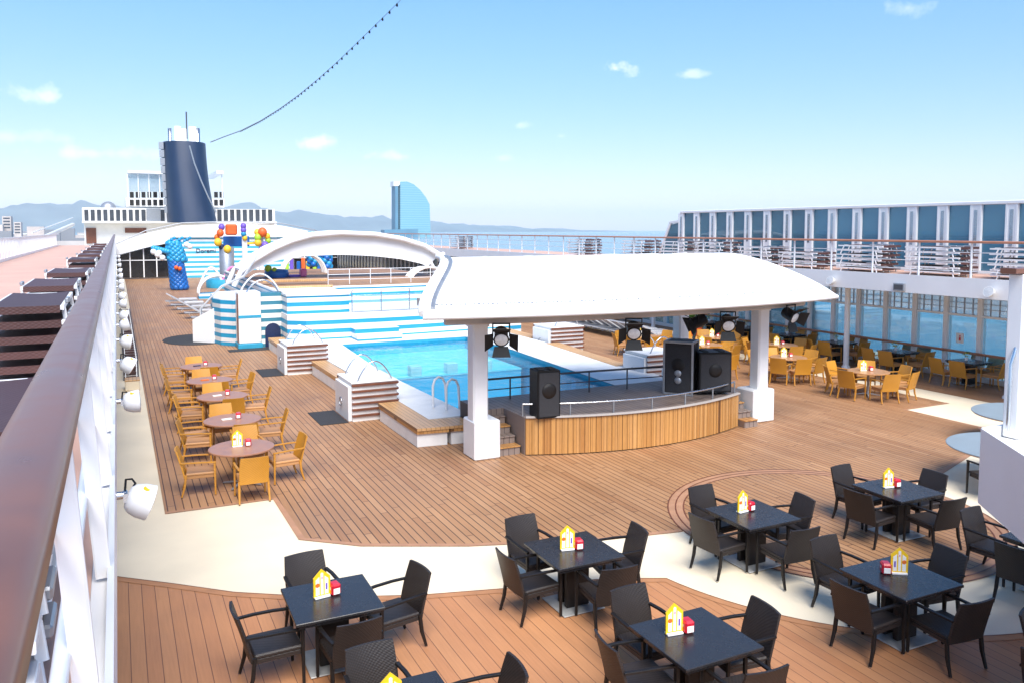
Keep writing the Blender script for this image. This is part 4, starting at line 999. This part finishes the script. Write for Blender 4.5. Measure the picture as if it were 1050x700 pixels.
for i, y in enumerate((14.9, 20.85, 26.7, 32.6, 38.5, 44.5, 50.5)):
    t = thing('deck_post', 'slender white post under the right upper deck, %s from the camera' % ORD[i], 'post', (23.65, y, .006), 0, 'white posts under the right deck')
    MB().tube([(0,0,0.1), (0,0,3.08)], .10, 14).build('shaft', 'white', t); MB().lathe([(.15, 0), (.15, .05), (.11, .1)], n=14).build('base', 'white', t)
# things on the fascia
for i, y in enumerate((14.4, 20.0, 27.0)):
    t = thing('deck_floodlight', 'white floodlight on the right deck fascia, %s from the camera' % ORD[i], 'floodlight', (22.0, y, 3.2), 0, 'floodlights on the right fascia')
    Mh = Matrix.Rotation(math.radians(-70), 4, 'Y'); MB().lathe([(.05, .02), (.12, .08), (.15, .2), (.155, .22)], n=16, mat=Mh).build('housing', 'white2', t); MB().lathe([(.14, .221), (.001, .23)], n=16, mat=Mh).build('lens', 'lens', t)
t = thing('wall_box', 'small grey box on the right deck fascia', 'box', (21.98, 17.4, 3.2)); MB().rbox(-.05, .03, -.2, .2, -.12, .12, .01).build('case', 'greymetal', t); MB().rbox(-.058, -.05, -.16, .16, -.08, .08, .004).build('cover', 'dark_tube', t)
# far end of dining area
t = thing('bar_front', 'dark bar wall with an orange wooden door beyond the right dining tables', 'bar')
MB().box(22.6, 25.4, 38.2, 38.5, .006, 3.08).build('wall', 'dark_glass2', t)
MB().box(23.5, 24.35, 38.12, 38.198, .02, 2.5).build('door', 'orange_door', t); MB().box(22.75, 23.3, 38.14, 38.198, .4, 2.4).build('window', 'dark_glass', t); MB().box(24.6, 25.3, 38.14, 38.198, .02, 2.5).build('door', 'brown_door', t)
t = thing('dark_window_wall', 'dark windows with pale mullions on the far right side', 'window wall')
MB().box(25.5, 25.7, 38.6, 124, .006, 3.08).build('glazing', 'dark_glass2', t)
for k in range(66): MB().box(25.42, 25.498, 39 + k*1.28, 39.10 + k*1.28, .01, 3.07).build('mullion', 'white', t)
t = thing('shrub_pot', 'green plant in a wide orange pot by the right dining area', 'potted plant', (22.3, 28.0, .01))
MB().lathe([(.28, 0), (.42, .55), (.48, .75), (.44, .75)], n=18).build('pot', 'red_ball', t)
b = MB()
for q in range(160):
    a, r, z = random.uniform(0, 6.28), random.uniform(.0, .42), random.uniform(.72, 1.35); m4 = Matrix.Translation((r*math.cos(a), r*math.sin(a), z)) @ Matrix.Rotation(random.uniform(0, 6), 4, (random.random()+.01, random.random(), random.random()))
    b.add([(-.12, 0, 0), (0, -.05, .02), (.12, 0, 0), (0, .05, .02)], [(0, 1, 2, 3)], 0, False, m4)
b.build('foliage', 'leaf', t)

# ---------------------------------------------------------------- balcony at the right edge
t = thing('balcony', 'white balcony front with a post and brown cap rail at the right edge', 'balcony')
bp = [(8.15, 5.36), (7.52, 4.53), (6.6, 3.36), (5.6, 1.9), (5.0, .6)]
b = MB()
full = bp[::-1] + [(13.97, 5.36), (14.6, 4.53), (15.5, 3.36)]
b.prism(full + [(15.5, .6)], 2.60, 2.80); b.build('floor', 'white2', t)
b = MB()
for p, q_ in zip(full[:-1], full[1:]):
    d = Vector((q_[0]-p[0], q_[1]-p[1], 0)).normalized(); nrm = Vector((-d.y, d.x, 0))*.04
    b.add([(p[0]+nrm.x, p[1]+nrm.y, 2.12), (q_[0]+nrm.x, q_[1]+nrm.y, 2.12), (q_[0]+nrm.x, q_[1]+nrm.y, 2.92), (p[0]+nrm.x, p[1]+nrm.y, 2.92), (p[0], p[1], 2.12), (q_[0], q_[1], 2.12), (q_[0], q_[1], 2.92), (p[0], p[1], 2.92)],
          [(0,1,2,3)[::-1], (4,5,6,7), (3,2,6,7)[::-1], (0,1,5,4)])
b.build('front_panel', 'white', t)
b = MB(); Z = 4.57
b.bar((8.30, 5.28, Z), (13.8, 5.28, Z), .17, .06)
b.build('cap_rail', 'rail_wood', t)
for x, y in ((8.50, 5.27), (13.6, 5.27), (11.05, 5.27)):
    b = MB(); b.rbox(x-.08, x+.08, y-.08, y+.08, 2.81, 4.535, .01); b.build('post', 'white', t)
MB().tube([(8.36, 5.25, 2.9), (8.36, 5.25, 3.6), (8.45, 5.25, 3.8)], .02, 8).build('bracket', 'chrome', t)

# ---------------------------------------------------------------- far end
def py_(px, py, Y):
    a = (px-525)/F; bb = (350 - ((350-235.5)-F*math.tan(PT)) - py)/F
    fw = Vector((math.sin(TH)*math.cos(PT), math.cos(TH)*math.cos(PT), -math.sin(PT))); rt = Vector((math.cos(TH), -math.sin(TH), 0)); up = rt.cross(fw)
    d = fw + rt*a + up*bb; k_ = Y/d.y; return d.x*k_, 5 + d.z*k_
MXZ = Matrix(((1,0,0,0),(0,0,1,0),(0,1,0,0),(0,0,0,1)))
t = thing('deckhouse', 'white deckhouse with dark sloping windows and a striped wall at the far end', 'deckhouse')
b = MB(); b.box(-.0, 22.1, 90.3, 94, .006, 3.38); b.build('wall', 'white', t)
b = MB(); b.prism([(-.05, .15), (4.75, .15), (4.75, 3.6), (2.4, 3.05), (-.05, 2.35)], 90.0, 90.29, 0, MXZ); b.build('window', 'dark_glass', t)
b = MB(); b.prism([(22.15, .15), (17.4, .15), (17.4, 3.6), (19.7, 3.05), (22.15, 2.35)], 90.0, 90.29, 0, MXZ); b.build('window', 'dark_glass', t)
b = MB()
for x, z in ((1.15, 2.7), (2.4, 3.05), (3.6, 3.3), (18.5, 3.3), (19.7, 3.05), (21, 2.7)): MB().box(x-.05, x+.05, 89.9, 89.998, .15, z).build('mullion', 'white', t)
MB().box(-.05, 4.75, 89.92, 89.997, 1.85, 1.93).build('transom', 'white', t); MB().box(17.4, 22.1, 89.92, 89.997, 1.85, 1.93).build('transom', 'white', t)
b = MB(); b.box(4.95, 17.2, 89.6, 90.28, .006, 4.15); b.build('striped_panel', 'stripe_far', t)
me = text_mesh('Doremi', .62, .02); me.materials.append(M['navy2']); o = bpy.data.objects.new('lettering', me); COL.objects.link(o); o.parent = t; o.location = (8.3, 89.55, 2.6); o.rotation_euler = (PI/2, 0, 0)
par = [(-.3, 2.4), (2.4, 3.12), (4.9, 3.75), (4.9, 4.2), (17.3, 4.2), (17.3, 3.75), (19.7, 3.12), (22.4, 2.4), (22.4, 3.5), (19.5, 4.7), (16, 5.4), (11, 5.6), (6, 5.4), (2.6, 4.6), (-.3, 3.3)]
b = MB(); b.prism(par, 89.3, 89.58, 0, MXZ); b.build('parapet', 'white', t)
b = MB(); b.tube([(x, 89.4, z+.35) for x, z in [(-.3, 3.1), (2.6, 4.5), (6, 5.3), (11, 5.5), (16, 5.3), (19.5, 4.6), (22.4, 3.4)]], .06, 6); b.build('parapet_rail', 'greymetal', t)

t = thing('superstructure', 'white ship superstructure with rows of dark windows behind the funnel base', 'superstructure')
Y = 126.
def slab(x0, x1, y0, y1, name, mat, Y0, dep, mi=None):
    a, z1 = py_(x0, y0, Y0); c, z0 = py_(x1, y1, Y0)
    MB().box(a, c, Y0, Y0+dep, z0, z1).build(name, mat, t)
slab(86, 284, 228, 252, 'lower_wall', 'white', Y, 14)
slab(84, 282, 213, 228, 'bridge_wall', 'white2', Y-1, 13)
for k in range(30):
    if 13 <= k <= 19: continue
    x = 85.5 + k*6.5; slab(x+.8, x+5.4, 215.2, 227, 'window', 'dark_glass2', Y-1.1, .08)
slab(88, 99, 234, 250, 'door', 'brown_door', Y-.2, .19); slab(128, 150, 234, 239, 'recess', 'brown_door', Y-.2, .19)
slab(84, 284, 226.8, 229.5, 'deck_edge', 'white', Y-2.2, 2.1)
slab(129, 230, 203, 213, 'upper_wall', 'white2', Y+6, 14)
slab(131, 169, 175, 178.5, 'pavilion_roof', 'white', Y+5.2, 14); slab(222, 229, 175, 178.5, 'pavilion_roof', 'white', Y+5.2, 14)
for x in (130, 141, 152, 163, 227): slab(x, x+1.6, 178.5, 203, 'pavilion_post', 'white', Y+5.8, .8)
slab(132, 168, 178.5, 197, 'pavilion_glass', 'paleglass', Y+6.6, .1)
for r_, y0 in enumerate((197, 205)):
    for k in range(6): x = 133 + k*6; slab(x, x+4.3, y0, y0+6, 'window', 'dark_glass', Y+5.9, .09)
    for k in range(2): x = 219.5 + k*5.5; slab(x, x+4, y0, y0+6, 'window', 'dark_glass', Y+5.9, .09)
slab(150, 165, 214, 227, 'rail_screen', 'greymetal', Y-1.4, .05)
t = thing('dome', 'grey radar dome above the left part of the superstructure', 'radar dome')
cx_, cz = py_(111, 213, Y+4); MB().lathe([(1.1*math.cos(a*.157), 1.15*math.sin(a*.157)) for a in range(11)], (cx_, Y+4, cz-.3), 16).build('shell', 'greymetal', t); MB().lathe([(.7, -.5), (.7, 0)], (cx_, Y+4, cz-.28), 12).build('mount', 'white', t)

t = thing('funnel', 'large navy blue ship funnel with white exhaust pipes on top', 'funnel')
YF = 112.
P = []
for k in range(13):
    v = k/12; xl, z = py_(174 - 6.5*v, 228 - 86*v, YF); xr, _ = py_(226 - 10.5*v - 2.2*math.sin(PI*v), 228 - 86*v, YF)
    row = []; cxx = (xl+xr)/2; hw = (xr-xl)/2
    for q in range(33):
        a = 2*PI*q/32; ca, sa = math.cos(a), math.sin(a); e = .62
        row.append((cxx + hw*math.copysign(abs(ca)**e, ca), YF + 5 + 4.8*math.copysign(abs(sa)**.8, sa) + 2*v, z))
    P.append(row)
b = MB(); b.grid(P); b.add(P[-1][:-1], [tuple(range(32))]); b.build('casing', 'navy', t)
for px, w_, h_ in ((173, 2.2, 11), (180, 4.4, 13), (187, 3.2, 10.5), (195, 5, 12.5), (201, 3, 11)):
    xa, za = py_(px, 143, YF+6); xb, zb = py_(px + w_, 143 - h_, YF+6); r_ = (xb-xa)*.75
    MB().lathe([(r_, -1.5), (r_, zb-za), (r_*.85, zb-za), (r_*.8, zb-za-.5)], ((xa+xb)/2, YF+6, za), 14).build('exhaust_pipe', 'white' if w_ > 3 else 'chrome', t)
xa, za = py_(191.5, 135, YF+6); b = MB(); b.tube([(xa, YF+6, za-1), (xa, YF+6, za+2.6)], .10, 6); b.build('mast', 'dark_tube', t)
b = MB()
for k in range(9): xx, zz = py_(168.5 - .2 + 6*(8-k)/8 - 1.4, 150 + (8-k)*8.5, YF-.2) ; b.box(xx-.25, xx+.3, YF+4, YF+4.6, zz, zz+.9)
b.build('service_ladder', 'greymetal', t)
b = MB(); pts = []
for px, py in ((194, 150), (199, 168), (206, 186), (213, 202), (221, 218)): xx, zz = py_(px, py, YF-.1); pts.append((xx, YF-.6, zz))
b.tube(pts, .10, 6); b.build('stay', 'greymetal', t)

t = thing('string_lights', 'string of small dark lamps hanging in the sky from the funnel', 'string lights')
pts = []
for px, py in ((216, 146), (232, 141), (250, 134.5), (270, 124.5), (290, 112), (310, 97.5), (330, 81), (350, 63), (370, 43.5), (392, 22), (412, 2), (424, -12)):
    a = (px-525)/F; az = TH + math.atan(a); d = math.tan(az)
    yv = CXL/d if px > 216 else YF + 2
    pts.append((CXL if px > 216 else py_(216, 146, YF+2)[0], yv, py_(px, py, yv)[1]))
pts[0] = (py_(216, 146, YF-1)[0], YF-1, py_(216, 146, YF-1)[1])
b = MB(); b.tube(pts, [.06, .05, .042, .034, .027, .022, .018, .015, .013, .012, .011, .011], 6); b.build('cable', 'dark_tube', t)
cum = [0]
for a, c in zip(pts[2:-1], pts[3:]): cum.append(cum[-1] + (Vector(a)-Vector(c)).length)
s_ = 0; step = 1.05
while s_ < cum[-1]:
    i = max(k for k in range(len(cum)) if cum[k] <= s_); i = min(i, len(cum)-2)
    f_ = (s_-cum[i])/(cum[i+1]-cum[i]); p = Vector(pts[2+i]).lerp(Vector(pts[3+i]), f_)
    MB().lathe([(.02, .02), (.042, -.03), (.052, -.08), (.028, -.125)], p, 8).build('lamp', 'black', t); s_ += step

# arched white canopy behind the pool
t = thing('arch_canopy', 'white arched canopy over the whirlpools behind the pool', 'canopy')
YA = 44.
outl = [(240, 294), (247, 279), (260, 267.5), (280, 255.5), (300, 247), (320, 241.5), (350, 239), (385, 240.5), (412, 245), (435, 252), (452, 262)]
for dy, nm, r_, mt in ((0, 'front_arch', .14, 'white'), (2.6, 'rear_arch', .14, 'white')):
    pts = []
    for px, py in outl: xx, zz = py_(px, py, YA); pts.append((xx, YA + dy, zz))
    pts += [(pts[-1][0]+.7, YA+dy, 2.3)]
    MB().tube(pts, r_, 10).build(nm, mt, t)
top = [(py_(px, py, YA)[0], py_(px, py, YA)[1]) for px, py in outl[1:]]
b = MB(); P = [[(x, YA + 2.6*v/6, z + .12) for x, z in top] for v in range(7)]; Q = [[(p[0], p[1], p[2]-.08) for p in r] for r in P]; b.grid(P); b.grid(Q, flip=True); b.build('roof_skin', 'fabric_white', t)
low_ = [(py_(px, py, YA)[0], py_(px, py, YA)[1]) for px, py in [(250, 285), (258, 279), (266, 274.5), (285, 267.5), (315, 263), (350, 261.5), (385, 263), (412, 266), (435, 271), (440, 274)]]
def resample(l, n_):
    o_ = []
    for k in range(n_):
        q_ = k/(n_-1)*(len(l)-1); i_ = min(int(q_), len(l)-2); f_ = q_-i_; o_.append((l[i_][0]*(1-f_)+l[i_+1][0]*f_, l[i_][1]*(1-f_)+l[i_+1][1]*f_))
    return o_
low_, topv = resample(low_, 24), resample(top, 24)
b = MB(); b.grid([[(x, YA+.3, z) for x, z in low_], [(x, YA+.3, z) for x, z in topv]]); b.grid([[(x, YA+.36, z) for x, z in low_], [(x, YA+.36, z) for x, z in topv]], flip=True); b.build('valance', 'fabric_white', t)
xx, zz = py_(432, 322, YA-2); b = MB(); b.tube([(17.0, YA, 3.6), (16.6, YA-1, 2.6), (16.5, YA-1.5, 1.5)], .14, 10); b.build('leg', 'white', t)
b = MB(); xx, zz = py_(238, 300, YA); b.tube([(xx, YA, zz+.05), (xx-.25, YA, .2)], .13, 10); b.build('leg', 'white', t)

# balloon column and play things
def balls(b, spec, mi): [b.ball(c, r, 8, m_) for (c, r), m_ in zip(spec, mi)]
t = thing('balloon_column', 'tall cluster of dark and light blue balloons with a few white ones on the deck', 'balloons', (4.55, 72.0, 0))
b = MB()
for k in range(13):
    z = .25 + k*.18; R_ = .62 - .012*k
    for q in range(9):
        a = 2*PI*q/9 + k*.35; b.ball((R_*math.cos(a)*.8 - .02*k, R_*math.sin(a)*.6, z), .27, 7)
b.build('dark_balloons', 'blue', t); b = MB()
for k in range(9):
    z = 2.5 + k*.17; R_ = .62 - .02*k
    for q in range(8):
        a = 2*PI*q/8 + k*.4; b.ball((R_*math.cos(a)*.9 - .12 - .03*k + random.uniform(-.05, .05), R_*math.sin(a)*.6, z), .24, 7)
for k in range(7): b.ball((-.8 - .18*k, -.3, 3.2 + .05*k), .22, 7)
for k in range(9): b.ball((-.7 + .2*k, -.1, 4.05 + .12*(k % 3)), .14, 7)
b.build('light_balloons', 'aqua', t)
for c in ((-1.9, -.4, 3.2), (-1.6, -.5, 2.95), (-1.25, -.5, 2.7), (-1.5, -.5, 3.1), (.85, -.4, 3.6), (.6, -.4, 3.75)): MB().ball(c, .24, 8).build('white_balloon', 'white', t)
for c in ((-.25, -.75, 1.9), (.02, -.75, 1.8)): MB().ball(c, .17, 8).build('orange_balloon', 'red_ball', t)
for i, (px, Y_) in enumerate(((321, 60), (335, 56))):
    xx, z0 = py_(px, 296, Y_); t = thing('twisted_balloon_column', 'twisted teal balloon pillar seen under the arched canopy, %s' % ('left one, shorter', 'right one, taller')[i], 'balloons', (xx, Y_, 2.25), 0, 'twisted balloon pillars')
    b = MB()
    for k in range(12):
        for q in range(4): a = q*PI/2 + k*.5; b.ball((.26*math.cos(a), .26*math.sin(a), .2 + k*.2), .22, 6, (q + k) % 2)
    b.build('balloons', ['aqua', 'blue'], t); MB().lathe([(.04, 0), (.04, 2.6)], n=6).build('pole', 'white', t)
t = thing('water_play_tower', 'colourful water play tower of foam blocks, balls and a blue board on a grey column', 'play tower', (9.1, 74.0, 0))
MB().lathe([(.62, .3), (.62, 3.4), (.52, 3.5)], (-.55, 0, 0), n=20).build('column', 'greymetal', t)
MB().lathe([(2.3, .01), (2.3, .7), (2.1, .75)], n=28).build('basin', 'blue_trim', t)
MB().rbox(-.7, 1.5, .9, 1.1, 3.5, 4.4, .05).build('board', 'blue', t)
for (x, z, r_, m_) in ((-1.1, 4.7, .34, 'red_ball'), (-.95, 5.2, .30, 'purple'), (-1.35, 4.35, .26, 'orange'), (.85, 5.3, .28, 'purple'), (.85, 4.95, .28, 'purple'), (.85, 4.6, .26, 'aqua'), (-1.3, 3.9, .36, 'yel_ball'), (-1.0, 3.5, .26, 'navy2'), (-.55, 3.3, .36, 'yel_ball'), (1.0, 2.2, .36, 'yel_ball'), (.95, 4.25, .24, 'yel_ball'), (1.0, 1.85, .22, 'red_ball'),
                      (2.4, 4.75, .44, 'red_ball'), (2.0, 4.75, .3, 'yel_ball'), (2.85, 4.4, .3, 'yel_ball'), (2.0, 4.3, .34, 'green'), (2.0, 3.85, .34, 'yel_ball'), (2.6, 3.6, .36, 'purple'), (2.3, 3.2, .34, 'purple'), (2.6, 2.85, .34, 'yel_ball'), (2.9, 4.0, .28, 'green'), (2.1, 2.6, .28, 'green'), (.9, .9, .4, 'red_ball')):
    b = MB(); b.ball((x, -.3 - .25*(r_ > .3), z), (r_*.9, r_*.9, r_), 9); b.build('foam_ball', m_, t)
MB().rbox(-.6, .35, -.3, .4, 4.5, 5.45, .12).build('foam_block', 'red_ball', t)
MB().bar((.95, 0, .3), (.95, 0, 4.6), .42, .42, up=(0,1,0)).build('post', 'white', t); MB().bar((2.35, 0, .3), (2.35, 0, 4.6), .36, .36, up=(0,1,0)).build('post', 'white', t); MB().bar((.95, 0, 3.75), (2.35, 0, 3.85), .2, .2).build('beam', 'yel_ball', t)
for q in range(3): b = MB(); b.tube([(-3.0 + q*1.7 + 2.0*k/12, -1.6, .2 + 1.6*math.sin(PI*k/12)) for k in range(13)], .10, 8); b.build('arch', ['white', 'magenta', 'white'][q], t)
for q, (x, m_) in enumerate(((4.2, 'green'), (4.6, 'purple'), (5.2, 'blue'), (5.6, 'red_ball'), (6.0, 'yel_ball'), (6.6, 'green'), (7.0, 'blue'))): b = MB(); b.rbox(x-.16, x+.16, -2, -1.8, .6, 2.2 + .3*(q % 2), .05); b.build('foam_strip', m_, t)
t = thing('splash_pool', 'small blue inflatable pool with lime trim under the arched canopy', 'paddling pool', (8.0, 46.5, 2.32))
MB().lathe([(.62, 0), (.68, .2), (.62, .42), (.5, .44), (.45, .2)], n=28).build('wall', 'blue', t); MB().ball((-.5, -.3, .52), .2, 8).build('foam_ball', 'green', t); MB().ball((-.2, -.5, .45), .14, 8).build('foam_ball', 'green', t)
MB().rbox(1.3, 1.65, -.2, .3, .0, .45, .06).build('foam_block', 'magenta', t); MB().box(.7, 1.28, -.1, .4, 0.0, .12).build('ledge', 'purple', t)
for i, (x, y, z) in enumerate(((10.3, 50, 2.27), (6.5, 62, .4), (16, 43.5, 1.6))):
    t = thing('whirlpool_hood', ('white arched hood frame behind the blue paddling pool', 'white arched hood with striped front beyond the pillar', 'white arched hood at the right end of the striped terrace')[i], 'hood', (x, y, z), 0, None)
    for q in range(3): b = MB(); b.tube([(1.3*math.cos(PI*k/12), q*.5, 1.25*math.sin(PI*k/12)) for k in range(13)], .07, 8); b.build('hoop', 'white', t)
    b = MB(); b.grid([[(1.28*math.cos(PI*k/12), .5*q, 1.23*math.sin(PI*k/12)) for k in range(5, 13)] for q in range(3)]); b.build('cover', 'fabric_white', t)
    MB().box(-1.3, 1.3, -.05, 1.1, -.4, 0).build('base', 'stripe', t)

# ---------------------------------------------------------------- hotel and town
t = thing('hotel_tower', 'sail-shaped blue glass hotel tower on the shore', 'hotel')
YH = 1150.
def hp(px, py): xx, zz = py_(px, py, YH); return (xx, zz)
b = MB(); b.prism([hp(410.5, 245), hp(410.5, 186.5), hp(417, 186.3), hp(424, 189), hp(431, 195), hp(437, 203), hp(440.5, 210), hp(441, 222), hp(441.8, 245)], YH, YH+28, 0, MXZ); b.build('sail', 'hotel', t)
b = MB(); b.prism([hp(405.8, 245), hp(405.8, 187), hp(408.8, 187), hp(408.8, 245)], YH+2, YH+20, 0, MXZ); b.build('core', 'hotel_side', t)
b = MB(); b.prism([hp(404, 191), hp(404, 186), hp(411, 186), hp(411, 188.5), hp(409, 191)], YH+1.5, YH+18, 0, MXZ); b.build('sky_bridge', 'white2', t)
b = MB(); b.prism([hp(390, 245), hp(390, 236), hp(424, 235), hp(424, 245)], YH-20, YH-2, 0, MXZ); b.build('podium', 'hotel_side', t)
random.seed(11); b = MB()
for q in range(320):
    y = random.uniform(700, 3300); az = math.radians(random.uniform(-10, 5)); x = math.tan(az)*y; hh = random.uniform(6, 20) * (1 + (random.random() < .06)*.8); ww = random.uniform(10, 34)
    b.box(x, x+ww, y, y+ww*.8, -23.4, -23.4+hh, random.randrange(3))
for q in range(60):
    y = random.uniform(1300, 3300); az = math.radians(random.uniform(6, 16)); x = math.tan(az)*y; hh = random.uniform(5, 14); ww = random.uniform(12, 34)
    b.box(x, x+ww, y, y+ww*.8, -23.4, -23.4+hh, random.randrange(3))
tag(b.build('distant_town', ['city', 'white2', 'quay']), 'hazy mass of pale town buildings on the shore', 'town', kind='stuff')
for i, (px, py0, wpx, YT) in enumerate(((2, 222, 10, 1400), (14, 228, 8, 1500))):
    a, z1 = py_(px, py0, YT); c, z0 = py_(px + wpx, 245, YT); t = thing('office_tower', ('pale tower block at the left edge before the hills', 'lower pale block beside the tower at the left edge')[i], 'tower block')
    MB().box(a, c, YT, YT+25, -23.4, z1).build('wall', 'city', t)
    for k in range(4): MB().box(a+(c-a)*.12, c-(c-a)*.12, YT-.3, YT-.02, z1-4-4.5*k, z1-2-4.5*k).build('window', 'dark_glass2', t)
